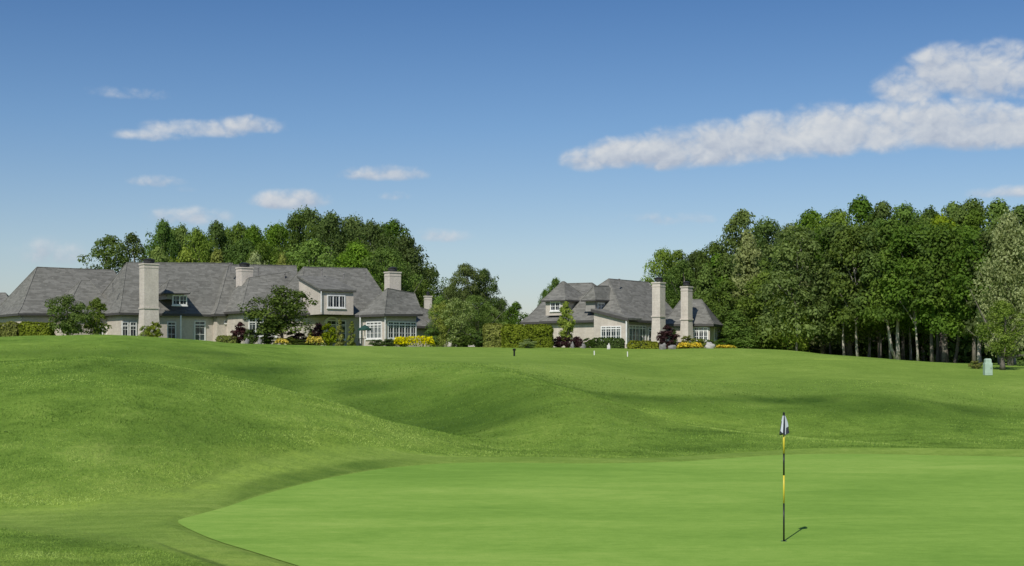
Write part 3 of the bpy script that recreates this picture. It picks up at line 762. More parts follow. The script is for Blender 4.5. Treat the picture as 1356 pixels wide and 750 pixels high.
# low stone pier between the doors, left of the courtyard
def arch(h, plane, x0, x1, y0, y1):
    o, d, nn = plane; t0 = ray_line(x0, o, d); t1 = ray_line(x1, o, d); w = t1 - t0; pm = o + d * (t0 + w / 2)
    zt = EYE + (480 - y0) / F * pm.y; zb = EYE + (480 - y1) / F * pm.y; m = MB(); R = w / 2; pts = []
    for i in range(13):
        t = math.pi * i / 12; pts.append((math.cos(t), math.sin(t)))
    for (a0, b0), (a1, b1) in zip(pts[:-1], pts[1:]):
        q = [pm + d * (a0 * R) + nn * .1, pm + d * (a1 * R) + nn * .1, pm + d * (a1 * R * .72) + nn * .1, pm + d * (a0 * R * .72) + nn * .1]
        hz = (zt - zb)
        zs = [zb + b0 * hz, zb + b1 * hz, zb + b1 * hz * .72, zb + b0 * hz * .72]
        q = [Vector((v.x, v.y, z_)) for v, z_ in zip(q, zs)]; m.poly(q); m.poly([q[1] - nn * .2, q[1], q[0], q[0] - nn * .2])
    m.build('arch_surround', M['white'], h.root)
arch(H1, r4['front'], 429, 449, 419.5, 428)

# ---- the villa on the right
H2 = House('villa', 'smaller pale brick villa with two tall chimneys beside the woods', 'house', 830, 140, 4.25)
b1 = H2.block((689, 427, 147), -40, (786, 424.5), (742, 376), (784, 375), D=10.5)
b2 = H2.block((829, 423, 135), 50, (909, 428), (806, 369.5), (858, 374), D=10.5)
b4 = H2.block((876, 429, 138.2), -18, (945, 429), (902, 397), (929, 397), D=5.6)
# infill between the wings
b3 = H2.block((781, 412, 141), -40, (836, 414), (792, 382), (815, 380), D=7)
tw = H2.block((716, 398, 141.6), -40, (749, 397), (744, 373.5), (747, 373), D=4.6, over=.35, bottom=7.6, th=.14, cap=.05)
H2.window(tw['front'], 729, 742.5, 399.5, 412, 2, 2)
dm2 = H2.block((789, 397, 137.2), 50, (821, 398), (786, 379), (806, 379), L=769, over=.35, bottom=7.9, wmat='siding', th=.14, cap=.05)
H2.window(dm2['front'], 791, 800, 401, 411, 2, 2)
# sloping gable wall with the wide white window
g0 = P(830, 423, 134.4); gd = -b2['n'] * -1
t9 = ray_line(786.5, g0, b2['n']); g1 = g0 + b2['n'] * t9; g1.z = EYE + (480 - 412) / F * g1.y
gm = MB(); zb = H2.g - .8; th = b2['d'] * .35
A0, A1 = Vector((g0.x, g0.y, zb)), Vector((g1.x, g1.y, zb))
gm.poly([A1, A0, g0, g1]); gm.poly([A0, A0 + th, g0 + th, g0]); gm.poly([A1 + th, A1, g1, g1 + th]); gm.poly([A0 + th, A1 + th, g1 + th, g0 + th])
gm.build('gable_wall', M['brick'], H2.root)
rk = MB(); up = (g1 - g0).normalized(); rk.box(g0 - up * .35 - b2['d'] * .25, up * ((g1 - g0).length + .5), b2['d'] * 2.2, Vector((0, 0, .2)))
rk.build('roof', [M['shingle']], H2.root)
rk = MB(); rk.box(g0 - up * .37 - b2['d'] * .29 - Vector((0, 0, .12)), up * ((g1 - g0).length + .55), b2['d'] * .1, Vector((0, 0, .26))); rk.build('rake_board', M['fascia'], H2.root)
GP = (g0, b2['n'], -b2['d'])
H2.window(GP, 796, 823, 432, 452, 4, 3, .82)
H2.window(b2['front'], 832, 855, 431, 457, 5, 2, .85); H2.window(b2['front'], 858, 866, 434, 456, 1, 3, .8, name='door'); H2.window(b2['front'], 886, 897, 434, 456, 2, 3)
H2.window(b4['front'], 913, 938, 433.5, 452, 4, 3, .78)
H2.window(b4['right'], 945.5, 955, 434, 451, 3, 2)
H2.window(b1['front'], 732, 738.5, 438, 451, 1, 3)
H2.chimney(874, 375, 50, 863.5, 881, 134.2, shoulder=418, flare=.12)
H2.chimney(911, 380.5, 50, 901.5, 917, 136.2, shoulder=422, flare=.12)
for v in ((820, 366, 375, 141), (861, 374, 380, 139)): H2.vent(*v)
H2.pipe(829.5, 424, 456, 134.2, .08)

# ---- roofs glimpsed behind
H3 = House('house', 'neighbour house behind the willow, only its white chimney and dark roof showing', 'house', 575, 165, 4.7)
H3.block((560, 425, 165), 20, (600, 425), (568, 406), (590, 406), D=9)
H3.chimney(563, 393, 20, 561.5, 572, 163, bottom_z=7)
H4 = House('house', 'distant house at the left edge, a sliver of grey roof', 'house', -10, 175, 4.8)
H4.block((-60, 412, 175), 10, (20, 412), (-45, 388), (7, 388), D=10)

# ------------------------------------------------------------------ trees
# woods behind the left villa: (proto, leaf, px, Y, top, width, label)
WL = [
 ('loose2', 'leaf', 143, 182, 312, 50, 'loose pale tree at the left end of the wood behind the villa'),
 ('loose2', 'leaf_dark', 176, 186, 309, 40, 'tree with a domed top just left of the tall chimney, behind the villa'),
 ('loose1', 'leaf_dark', 214, 186, 293, 38, 'dark narrow tree rising above the tall chimney on the villa roof'),
 ('loose2', 'leaf', 240, 190, 299, 34, 'tree behind the villa, right of the one above the tall chimney'),
 ('loose1', 'leaf', 262, 182, 304, 36, 'short tree in the gap of the wood behind the villa'),
 ('loose1', 'leaf_dark', 284, 188, 295, 44, 'dark forked tree behind the middle of the villa roof'),
 ('loose2', 'leaf_dark', 314, 192, 297, 40, 'tree behind the villa above its second chimney'),
 ('oak2', 'leaf', 338, 186, 300, 44, 'rounded tree behind the villa, right of its second chimney'),
 ('oak1', 'leaf', 366, 194, 298, 50, 'broad tree left of the highest crown behind the villa'),
 ('wood1', 'leaf_dark', 392, 188, 284, 40, 'dark tall tree just left of the highest crown'),
 ('wood3', 'leaf_dark', 410, 194, 278, 48, 'highest crown of the wood behind the villa'),
 ('wood2', 'leaf_dark', 438, 188, 283, 50, 'tall dark tree just right of the highest crown'),
 ('oak1', 'leaf_dark', 467, 192, 288, 50, 'dense dark tree behind the shed dormer of the villa'),
 ('wood2', 'leaf_dark', 493, 186, 294, 44, 'narrow crown with a notch left of it, behind the right roof'),
 ('oak2', 'leaf_dark', 518, 192, 293, 52, 'dark tree behind the third chimney of the villa'),
 ('oak3', 'leaf_dark', 537, 180, 312, 60, 'broad tree sloping down at the right end of the wood'),
 ('oak1', 'leaf_dark', 566, 186, 355, 48, 'low dark tree at the right foot of the wood'),
 ('oak2', 'leaf', 412, 172, 318, 60, 'large tree standing in front of the highest crown'),
 ('oak3', 'leaf', 470, 172, 322, 62, 'large leafy tree in front of the wood, above the shed dormer'),
 ('oak1', 'leaf', 515, 170, 330, 54, 'large leafy tree in front of the wood, left of the third chimney'),
 ('loose2', 'leaf', 350, 174, 322, 44, 'open tree with pale limbs showing, behind the villa roof'),
 ('low1', 'leaf_yellow', 246, 168, 332, 44, 'low yellow green tree just over the villa roof ridge'),
 ('low1', 'leaf', 210, 168, 330, 46, 'low green tree over the ridge right of the tall chimney'),
 ('low2', 'leaf_yellow', 288, 166, 333, 44, 'low bush topped tree over the middle of the roof ridge'),
 ('low1', 'leaf_pale', 338, 166, 336, 40, 'grey green low tree over the ridge beside the second chimney'),
 ('low1', 'leaf_yellow', 374, 165, 338, 28, 'small bright yellow green round tree over the villa ridge'),
 ('oak2', 'leaf_dark', 320, 180, 318, 50, 'dark filler tree behind the second chimney'),
 ('oak3', 'leaf_dark', 268, 184, 318, 50, 'dark tree between the two forked crowns behind the villa'),
 ('oak3', 'leaf_dark', 560, 176, 372, 40, 'dark bushy tree behind the white far chimney'),
]
GL = 'trees of the wood behind the left villa'
for px, top in ((228, 303), (262, 308), (300, 304), (335, 306), (368, 303), (432, 292), (470, 296), (508, 300), (530, 322)): tree('oak3' if px % 4 else 'oak1', 'leaf_dark', px, 200, top, 78, 'dark tree closing the gaps between the crowns over the left villa roof', 'tree', 'back rank of the wood behind the left villa', 'woodland_tree')
for k, lf, px, Y, top, w, lab in WL: tree({'wood1': 'oak1', 'wood2': 'oak2', 'wood3': 'oak1', 'loose1': 'oak2', 'loose2': 'loose2' if px < 200 else 'oak2'}.get(k, k), lf, px, Y, top, w * 1.65, lab, 'tree', GL, 'woodland_tree')
WM = [
 ('wood3', 'leaf', 617, 150, 349, 54, 'tall tree with the highest crown between the two villas'),
 ('oak2', 'leaf_dark', 643, 152, 357, 48, 'grey green tree leaning out right of the tallest one between the villas'),
 ('oak3', 'leaf', 600, 146, 376, 40, 'leafy tree behind the pale willow'),
 ('oak1', 'leaf', 632, 143, 392, 48, 'bushy tree behind the left end of the tall hedge'),
 ('low1', 'leaf_dark', 664, 160, 397, 36, 'low dark tree behind the tall hedge'),
 ('low1', 'leaf_dark', 683, 150, 401, 40, 'round tree above the middle of the tall hedge'),
 ('low1', 'leaf', 652, 146, 407, 40, 'soft green low tree above the tall hedge'),
 ('oak3', 'leaf', 583, 141, 392, 36, 'green tree hiding the right end of the long villa'),
 ('oak2', 'leaf_dark', 737, 190, 369, 36, 'far tree peeping over the left end of the smaller villa roof'),
 ('oak2', 'leaf_dark', 722, 230, 384, 22, 'distant small tree left of the smaller villa'),
]
for k, lf, px, Y, top, w, lab in WM: tree(k, lf, px, Y, top, w * 1.1, lab, 'tree', 'trees between the two villas')
tree('willow', 'leaf_pale', 606, 131.5, 394, 50, 'pale feathery young tree in front of the dark trees', 'tree', name='pale_tree')
tree('willow', 'leaf_yellow', 587, 133.5, 398, 36, 'yellowish green bushy tree left of the pale feathery one', 'tree', name='bushy_tree')

# right-hand woods.  back rank makes the skyline
WB = [
 ('oak1', 'leaf', 878, 186, 331, 40), ('loose2', 'leaf', 899, 190, 332, 44), ('oak2', 'leaf_dark', 925, 186, 334, 48), ('oak2', 'leaf_dark', 950, 184, 322, 50),
 ('wood1', 'leaf', 983, 182, 278, 56), ('oak1', 'leaf_dark', 1015, 180, 293, 60), ('wood3', 'leaf_dark', 1046, 176, 296, 56), ('oak2', 'leaf', 1078, 172, 280, 60),
 ('wood3', 'leaf', 1108, 170, 278, 56), ('wood2', 'leaf_dark', 1140, 168, 262, 56), ('wood1', 'leaf_dark', 1170, 165, 267, 54), ('wood3', 'leaf', 1200, 162, 270, 56),
 ('wood2', 'leaf_dark', 1232, 160, 276, 50), ('wood1', 'leaf_dark', 1262, 158, 268, 54), ('wood3', 'leaf', 1290, 156, 264, 60), ('wood2', 'leaf', 1322, 154, 266, 56),
 ('wood1', 'leaf_dark', 1352, 152, 272, 56), ('wood3', 'leaf_dark', 1385, 150, 268, 60), ('wood2', 'leaf_dark', 1420, 148, 262, 60), ('wood1', 'leaf_dark', 1460, 150, 266, 60)]
WF = [
 ('loose2', 'leaf', 905, 158, 345, 44, 'thin light green tree just right of the right chimneys'),
 ('low2', 'leaf', 936, 156, 352, 56, 'green tree rising straight behind the end of the smaller villa roof'),
 ('low1', 'leaf_dark', 962, 150, 372, 60, 'dark bushy tree touching the end of the smaller villa'),
 ('low2', 'leaf_pale', 990, 153, 308, 62, 'pointed grey green tree at the left of the right woods'),
 ('low1', 'leaf', 1012, 143, 362, 70, 'bushy tree reaching the ground left of the lime green one'),
 ('oak3', 'leaf', 1045, 148, 318, 70, 'broad mid green tree above the lime green one'),
 ('low2', 'leaf', 975, 141, 412, 56, 'low leafy tree at the left foot of the right woods'),
 ('oak3', 'leaf_pale', 1090, 146, 330, 74, 'soft grey green tree right of the lime green one'),
 ('wood3', 'leaf', 1120, 150, 300, 66, 'large round headed tree in the middle of the right woods'),
 ('oak2', 'leaf', 1125, 134, 352, 84, 'spreading tree with low soft boughs at the lawn edge'),
 ('wood1', 'leaf_dark', 1165, 144, 290, 60, 'dark tall tree left of the pair of pale trunks'),
 ('wood2', 'leaf_dark', 1196, 142, 298, 58, 'dark tall tree behind the forked pale trunk'),
 ('wood3', 'leaf_dark', 1222, 146, 286, 56, 'dark tree over the thin white trunk'),
 ('loose2', 'leaf_yellow', 1247, 136, 284, 62, 'yellowish open tree above the tall straight trunk'),
 ('wood2', 'leaf', 1290, 138, 280, 66, 'bright tree with clumpy leaves left of the silvery one'),
 ('oak3', 'leaf_pale', 1338, 105, 284, 82, 'silvery leaved tree at the right edge of the woods'),
 ('wood3', 'leaf_dark', 1375, 126, 296, 70, 'dark tree at the very right edge of the photo'),
]
for i, (k, lf, px, Y, top, w) in enumerate(WB):
    tree(k, lf, px, Y, top, w * 1.65, 'tree crown in the back rank of the right woods, only its top against the sky', 'tree', 'back rank of the right woods', 'woodland_tree')
for k, lf, px, Y, top, w, lab in WF: tree(k, lf, px, Y + (5 if px > 1150 else 0), top, w * 1.3, lab, 'tree', 'front rank of the right woods', 'woodland_tree')
# deep interior of the woods
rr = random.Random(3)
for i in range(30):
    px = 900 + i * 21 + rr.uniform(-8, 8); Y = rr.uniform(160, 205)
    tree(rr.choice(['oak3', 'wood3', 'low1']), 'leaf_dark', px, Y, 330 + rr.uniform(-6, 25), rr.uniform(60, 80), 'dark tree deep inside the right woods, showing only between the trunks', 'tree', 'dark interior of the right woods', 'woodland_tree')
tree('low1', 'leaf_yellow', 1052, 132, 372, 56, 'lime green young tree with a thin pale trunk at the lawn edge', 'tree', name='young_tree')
tree('loose2', 'leaf', 1328, 103, 398, 62, 'thin loose tree behind the pale green utility box', 'tree', name='young_tree')

# bare trunks standing at the edge of the lawn, crown high in the canopy
def trunk_tree(px, Y, r, topx, label, base=None, top=310, fork=False, lf='leaf_dark'):
    x = (px - 678) / F * Y; z = gz(x, Y) - .1; e = empty('woodland_tree', (x, Y, z)); tag(e, label, 'tree', 'trunks along the edge of the right woods')
    H = EYE + (480 - top) / F * Y - z; dx = (topx - px) / F * Y; s0 = px * .7
    m = MB(); pts = [Vector((x + dx * (i / 9) + math.sin(i * .9 + s0) * .09, Y + math.cos(i * .7 + s0) * .07, z + H * .86 * i / 9)) for i in range(10)]
    r0_ = r; r = r * .8
    m.tube(pts, [r * (1.35 if i == 0 else 1.05 - .8 * i / 9) for i in range(10)], 10)
    if fork:
        m.tube([pts[0] + Vector((-.15, .05, .1)), pts[1] + Vector((-.55, 0, 0)), pts[3] + Vector((-.9, 0, 0)), pts[5] + Vector((-1.2, 0, 0))], [r * .9, r * .7, r * .6, r * .35], 9)
    rg = np.random.default_rng(int(px)); cen = []; rad = []
    lo = .17 if px < 1145 and 'short bent' not in label else .44 if px in (1214, 1233, 1251) else (.33 if px in (1265, 1178, 1118, 1188) else .25)
    for k in range(84):
        t = lo + (1.0 - lo) * rg.random() ** 1.1; a = rg.random() * 6.28; R = (2.4 * (1.1 - t) + 1.3) * rg.random() ** .45
        c = Vector((x + dx * t + R * math.cos(a), Y + R * math.sin(a), z + H * t)); cen.append(np.array(c) - np.array((x, Y, z))); rad.append(.6 + .6 * rg.random())
        q = pts[max(0, min(8, int(t * 9) - 1))]
        if k < 30 and t > .5: m.tube([q, q.lerp(c, .5) + Vector((0, 0, .1)), c], [.06, .04, .02], 5, cap=False)
    m.build('trunk', M['bark_pale'] if label.find('pale') >= 0 or label.find('white') >= 0 else M['bark'], e, smooth=True)
    V, Fq, T = clump_leaves(np.array(cen), np.array(rad), 95, .155, rg)
    link('crown', np_mesh('crown', V, Fq, [M[lf]], attr={'tint': ('FACE', T)}), e)
tb_ = NT('bark_pale'); nn_ = tb_.noise(4, tb_.scale(tb_.pos(), (1, 1, .4)), 6, .7)
M['bark_pale'] = tb_.done(tb_.bsdf(tb_.mix(tb_.mapr(nn_, .35, .6, 0, 1), (.20, .175, .14), (.46, .43, .37)), .85, .2, nn_, .5, .04))
for a in [
 (1056, 131, .10, 1056, 'slim pale trunk under the lime green tree'), (1118, 132, .13, 1116, 'straight pale trunk left of the short bent one'),
 (1136, 130, .15, 1131, 'short bent pale trunk under the spreading soft tree'), (1178, 128, .14, 1174, 'slender pale trunk left of the forked one', None, 310, False),
 (1188, 126, .22, 1194, 'stout forked pale trunk at the lawn edge', None, 300, True), (1150, 136, .16, 1150, 'dark straight trunk between two pale ones'),
 (1214, 124, .13, 1213, 'thin white trunk standing alone on the lawn edge'), (1233, 124, .20, 1238, 'tall grey trunk, straight, left of the thickest one'),
 (1240, 128, .15, 1241, 'narrow dark trunk squeezed behind the tall grey one'), (1251, 122, .30, 1256, 'thickest brown trunk of the wood edge'),
 (1265, 122, .18, 1278, 'leaning brown trunk right of the thickest one'), (1298, 118, .22, 1297, 'short pale trunk just left of the utility box'),
 (1323, 117, .18, 1324, 'pale trunk right of the utility box'), (1343, 117, .24, 1343, 'stout pale trunk nearest the right edge'),
 (1100, 138, .13, 1100, 'slim dark trunk beneath the soft grey green tree'), (1205, 134, .14, 1203, 'dark trunk between the forked and thin white ones'), (1165, 137, .12, 1166, 'thin grey trunk in the shade left of the slender pale one'),
]: trunk_tree(*a)
# shaded floor growth deep in the woods: nobody could count it
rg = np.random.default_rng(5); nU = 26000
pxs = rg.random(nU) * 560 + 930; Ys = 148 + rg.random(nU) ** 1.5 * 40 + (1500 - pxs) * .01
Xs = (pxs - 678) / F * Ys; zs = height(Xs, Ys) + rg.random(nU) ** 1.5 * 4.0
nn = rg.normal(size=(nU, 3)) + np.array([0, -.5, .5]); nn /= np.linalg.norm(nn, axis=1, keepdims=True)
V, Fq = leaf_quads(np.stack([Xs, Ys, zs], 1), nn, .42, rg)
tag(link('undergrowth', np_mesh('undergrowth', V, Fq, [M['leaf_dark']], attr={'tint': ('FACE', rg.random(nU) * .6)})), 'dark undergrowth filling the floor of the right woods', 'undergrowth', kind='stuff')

# ------------------------------------------------------------------ garden planting
hedge('clipped_hedge', 'long clipped green hedge at the left edge of the photo', -60, 23, 134, 134, 428.5, 1.4, 'leaf_hedge')
hedge('clipped_hedge', 'short clipped hedge section ending at the bright corner pillar', 25, 66, 133, 133, 428, 1.4, 'leaf_hedge')
tree('garden1', 'leaf', 89, 131, 391, 66, 'dense round tree in front of the left wing of the villa', 'tree', name='garden_tree')
tree('garden2', 'leaf', 128, 132, 395, 38, 'narrower tree right beside the dense round one', 'tree', name='garden_tree')
tree('garden1', 'leaf_hedge_dark', 374, 130, 379, 92, 'wide leafy tree in front of the middle of the long villa', 'tree', name='garden_tree')
tree('maple', 'leaf_yellow', 750, 131, 400, 28, 'narrow light green maple before the smaller villa', 'tree', name='garden_tree')
tree('shrub', 'leaf_hedge', 204, 131, 427, 24, 'yellow green shrub at the foot of the tall chimney', 'shrub', name='shrub')
tree('shrub', 'leaf_pale', 191, 131.5, 432, 16, 'small grey green shrub left of the one under the tall chimney', 'shrub', name='shrub')
hedge('low_hedge', 'low bright green hedge under the strip of small windows', 286, 313, 130, 130, 446, 1.0, 'leaf_hedge', leaf=.08)
hedge('low_hedge', 'low yellow green hedge left of the purple tree', 833, 873, 130, 130, 453, 1.2, 'leaf_chart', leaf=.09)
hedge('low_hedge', 'dark green box hedge under the wide white window', 784, 827, 131, 131, 449, 1.2, 'leaf_hedge_dark', leaf=.09)
hedge('tall_hedge', 'left section of the tall hedge between the villas', 641, 666, 129.5, 129.5, 430, 2.0, 'leaf_hedge', leaf=.11, wav=.10, round_=.3)
hedge('tall_hedge', 'long right section of the tall hedge between the villas', 667, 732, 128.5, 129, 431.5, 2.0, 'leaf_hedge', leaf=.11, wav=.11, round_=.3)
for px, top, w, Y, lf, lab, ky in [
 (318, 427, 22, 131, 'leaf_purple', 'purple leaved small tree before the strip window wall', 'shrubtree'),
 (333, 436, 20, 130.5, 'leaf_hedge_dark', 'dark green shrub right of the purple small tree', 'shrub'),
 (310, 440, 12, 130.5, 'leaf_purple', 'small purple shrub left of the purple small tree', 'shrubtree'),
 (353, 443, 22, 130, 'leaf_hedge_dark', 'round dark box shrub left of the first yellow flowers', 'shrub'),
 (392, 438, 30, 131, 'leaf_purple', 'wide dark red shrub under the wide leafy tree', 'shrub'),
 (386, 447, 22, 129.8, 'leaf_hedge', 'olive low shrub between the two yellow flower beds on the left', 'shrub'),
 (401, 450, 22, 129.4, 'leaf_hedge_dark', 'low dark shrub at the left of the second yellow bed', 'shrub'),
 (412, 436, 16, 132, 'leaf_hedge', 'green shrub left of the dark purple one', 'cone'),
 (421, 428, 17, 131.5, 'leaf_purple', 'dark purple shrub behind the second yellow bed', 'shrub'),
 (436, 429, 24, 131, 'leaf_chart', 'bright chartreuse shrub between purple and columnar ones', 'shrub'),
 (450, 424, 15, 130.5, 'leaf_hedge', 'columnar green conifer right of the chartreuse shrub', 'cone'),
 (466, 426, 13, 130, 'leaf_hedge', 'columnar green conifer beside the patio umbrella', 'cone'),
 (500, 450, 24, 128, 'leaf_hedge_dark', 'low dark shrub before the glazed garden room', 'shrub'),
 (515, 449, 20, 127.6, 'leaf_hedge_dark', 'low rounded shrub beside the longest yellow flower bed', 'shrub'),
 (533, 447, 20, 129, 'leaf', 'loose green shrub in front of the glazed garden room', 'shrub'),
 (739, 446, 18, 130.5, 'leaf_purple', 'first of the purple shrubs right of the tall hedge', 'shrub'),
 (752, 447, 16, 130, 'leaf_purple', 'purple shrub at the foot of the narrow maple', 'shrub'),
 (765, 446, 18, 130.5, 'leaf_purple', 'purple shrub right of the narrow maple', 'shrub'),
 (779, 448, 16, 130.5, 'leaf_hedge_dark', 'dark green shrub touching the dark box hedge', 'shrub'),
 (883, 431, 27, 129, 'leaf_purple', 'large purple leaved tree between the right chimneys', 'shrubtree'),
 (893, 437, 14, 131, 'leaf_hedge_dark', 'dark green conifer right of the large purple tree', 'cone'),
 (905, 453, 26, 130, 'leaf_purple', 'low reddish shrub behind the yellow bed on the right', 'shrub'),
 (911, 445, 20, 131.2, 'leaf_hedge', 'light green shrub at the foot of the right chimney', 'shrub'),
 (926, 449, 24, 130.6, 'leaf_hedge', 'light green shrub under the white garage style window', 'shrub'),
 (940, 450, 20, 131, 'leaf', 'green shrub behind the pale boulder', 'shrub'),
 (700, 449, 22, 126.8, 'leaf_pale', 'small grey green shrub in front of the tall hedge', 'shrubtree'),
 (1292, 478, 18, 104, 'leaf_hedge', 'low green tuft left of the utility box', 'shrub'),
 (960, 449, 26, 136, 'leaf_dark', 'dark shrub at the corner of the smaller villa and the woods', 'shrub'),
 (614, 441, 30, 131, 'leaf_dark', 'dark shrub under the tall tree between the villas', 'shrub'),
 (634, 440, 30, 131, 'leaf_hedge_dark', 'dark shrub touching the left end of the tall hedge', 'shrub'),
 (575, 436, 30, 134, 'leaf_dark', 'dark shrub at the right corner of the glazed garden room', 'shrub'),
]: tree(ky, lf, px, Y, top, w * 1.15, lab, 'shrub', name='shrub')

def flowers(x0, x1, Y, top, depth, label):
    rng = np.random.default_rng(int(x0)); n = int((x1 - x0) * 26)
    px = x0 + rng.random(n) * (x1 - x0); YY_ = Y + rng.random(n) * depth; X = (px - 678) / F * YY_
    g = height(X, YY_); Hh = (EYE + (480 - top) / F * Y) - gz((.5 * (x0 + x1) - 678) / F * Y, Y)
    lump = .7 + .6 * (vnoise(X, YY_, .8, 3) + .5)
    edge = np.clip(np.minimum(px - x0, x1 - px) / 5, .25, 1)
    z = g + Hh * lump * edge * (.04 + .96 * rng.random(n) ** .55)
    nn = rng.normal(size=(n, 3)) * .7 + np.array([0, -.4, .8]); nn /= np.linalg.norm(nn, axis=1, keepdims=True)
    root = Vector((X.mean(), Y, g.mean())); C = np.stack([X, YY_, z], 1) - np.array(root)
    low = z - g < Hh * .3
    V, Fq = leaf_quads(C, nn, .085, rng)
    tint = rng.random(n)
    midx = np.where(low | (rng.random(n) < .14), 1, 0)
    e = empty('flower_bed', root); tag(e, label, 'flower bed', 'beds of yellow flowers')
    for mi, nm, mt in ((0, 'flowers', 'petal'), (1, 'leaves', 'leaf_hedge')):
        sel = np.repeat(midx == mi, 4); k = int((midx == mi).sum())
        link(nm, np_mesh(nm, V[sel], np.arange(4 * k).reshape(k, 4), [M[mt]], attr={'tint': ('FACE', tint[midx == mi])}), e)
flowers(362, 385, 128.6, 449, 1.4, 'small bed of yellow flowers under the wide leafy tree')
flowers(404, 430, 128.6, 445.5, 1.4, 'bed of yellow flowers left of the chartreuse shrub')
flowers(519, 577, 127.2, 448, 1.5, 'long bed of yellow flowers before the glazed garden room')
flowers(895, 932, 128, 455, 1.4, 'bed of yellow flowers right of the purple tree')
flowers(946, 976, 128.5, 457, 1.4, 'bed of yellow flowers at the woods side of the smaller villa')

# ------------------------------------------------------------------ small things
def patio_umbrella():
    Y = 129.6; c = P(483, 458, Y); z = gz(c.x, Y); c.z = z; e = empty('patio_umbrella', c); tag(e, 'dark green patio umbrella open beside the glazed garden room', 'umbrella')
    m = MB(); m.tube([c, P(483, 430, Y)], [.03, .03], 8); m.build('pole', M['white'], e)
    m = MB(); n = 8; rim = []; ap = P(483, 430, Y)
    for k in range(n):
        t = 2 * math.pi * k / n + .2; rim.append(Vector((ap.x + 1.0 * .6 * math.cos(t), Y + .6 * math.sin(t), ap.z - .40)))
    for k in range(n):
        a, b = rim[k], rim[(k + 1) % n]; mid = (a + b) / 2 + Vector((0, 0, .05))
        m.poly([ap, a, mid]); m.poly([ap, mid, b]); m.poly([a, a - Vector((0, 0, .16)), mid - Vector((0, 0, .16)), mid]); m.poly([mid, mid - Vector((0, 0, .16)), b - Vector((0, 0, .16)), b])
    m.build('canopy', M['umb'], e)
    c2 = P(478, 452, Y + .3); e = empty('patio_table', (c2.x, Y + .3, z)); tag(e, 'small dark round table under the patio umbrella', 'table')
    m = MB(); m.tube([Vector((c2.x, Y + .3, z + .7)), Vector((c2.x, Y + .3, z + .74))], [.5, .5], 16); m.build('table_top', M['dark'], e)
    for k in range(4):
        t = k * 1.57 + .5; m = MB(); m.tube([Vector((c2.x + .3 * math.cos(t), Y + .3 + .3 * math.sin(t), z)), Vector((c2.x + .25 * math.cos(t), Y + .3 + .25 * math.sin(t), z + .7))], [.025, .025], 6); m.build('leg', M['dark'], e)
patio_umbrella()
def utility_box():
    Y = 70 * S; c = P(1308, 495, Y); c.z = gz(c.x, Y); e = empty('utility_pedestal', c); tag(e, 'pale green metal utility pedestal on the lawn before the woods', 'utility box')
    Z = EYE + (480 - 475) / F * Y - c.z
    m = MB(); a, b = .26, .22
    prof = [(0, 1.0), (Z * .72, .98), (Z * .74, .80), (Z * .93, .78), (Z, .55)]
    for (z0, k0), (z1, k1) in zip(prof[:-1], prof[1:]):
        q0 = [Vector((c.x + sx * a * k0, c.y + sy * b * k0, c.z + z0)) for sx, sy in ((-1, -1), (1, -1), (1, 1), (-1, 1))]
        q1 = [Vector((c.x + sx * a * k1, c.y + sy * b * k1, c.z + z1)) for sx, sy in ((-1, -1), (1, -1), (1, 1), (-1, 1))]
        for i in range(4): m.poly([q0[i], q0[(i + 1) % 4], q1[(i + 1) % 4], q1[i]])
    m.poly(q1); m.build('housing', M['pedestal'], e)
    d = MB(); d.box(c + Vector((-a * .78, -b - .012, Z * .08)), (a * 1.56, 0, 0), (0, .01, 0), (0, 0, Z * .58)); dd = d.build('door', M['pedestal'], e)
    k = MB(); k.box(c + Vector((a * .5, -b - .035, Z * .38)), (.03, 0, 0), (0, .02, 0), (0, 0, .08)); k.build('latch', M['dark'], dd)
utility_box()
def stake(name, label, px, y0, y1, Y, r, mat, group=None, cat='stake', headr=None):
    b = P(px, y1, Y); b.z = gz(b.x, Y) - .05; H = (y1 - y0) / F * Y
    m = MB(); m.tube([b, b + Vector((0, 0, H * .96)), b + Vector((0, 0, H))], [r, r, r * .5], 8)
    o = MB()
    if headr: m.tube([b + Vector((0, 0, H * .72)), b + Vector((0, 0, H * .75)), b + Vector((0, 0, H * .97)), b + Vector((0, 0, H * .99))], [r, headr, headr, r], 10)
    ob = m.build(name, mat, None)
    off = Vector(b); ob.data.transform(__import__('mathutils').Matrix.Translation(-off)); ob.location = off
    tag(ob, label, cat, group)
stake('marker_post', 'short black marker post standing on the fairway', 681, 463, 474, 79 * S, .07, M['black'], cat='post', headr=.12)
stake('tee_marker', 'white stake on the fairway below the dark box hedge', 787, 469, 475.5, 80 * S, .045, M['white'], 'white stakes on the far fairway')
stake('tee_marker', 'white stake on the fairway below the gable wall corner', 831, 467, 474.5, 80 * S, .04, M['white'], 'white stakes on the far fairway')
def rock(name, label, px, top, w, Y, mat, seed, cat='boulder', group=None):
    import bmesh
    x = (px - 678) / F * Y; z = gz(x, Y) - .1; H = EYE + (480 - top) / F * Y - z; R = w / 2 / F * Y
    bm = bmesh.new(); bmesh.ops.create_icosphere(bm, subdivisions=3, radius=1); r = random.Random(seed); ph = [r.random() * 6 for _ in range(6)]
    for v in bm.verts:
        p = v.co.copy(); k = 1 + .14 * math.sin(p.x * 4 + ph[0]) * math.cos(p.y * 3.5 + ph[1]) + .1 * math.sin(p.z * 6 + ph[2] + p.x * 3)
        v.co = Vector((p.x * R * k, p.y * R * .8 * k, (p.z * .62 + .38) * H * k))
    me = bpy.data.meshes.new(name); bm.to_mesh(me); bm.free(); me.materials.append(M[mat]); me.polygons.foreach_set('use_smooth', [True] * len(me.polygons))
    tag(link(name, me, loc=(x, Y, z)), label, cat, group)
rock('boulder', 'pale boulder among the flowers at the right end of the smaller villa', 940, 453, 13, 128.2, 'greystone2', 1)
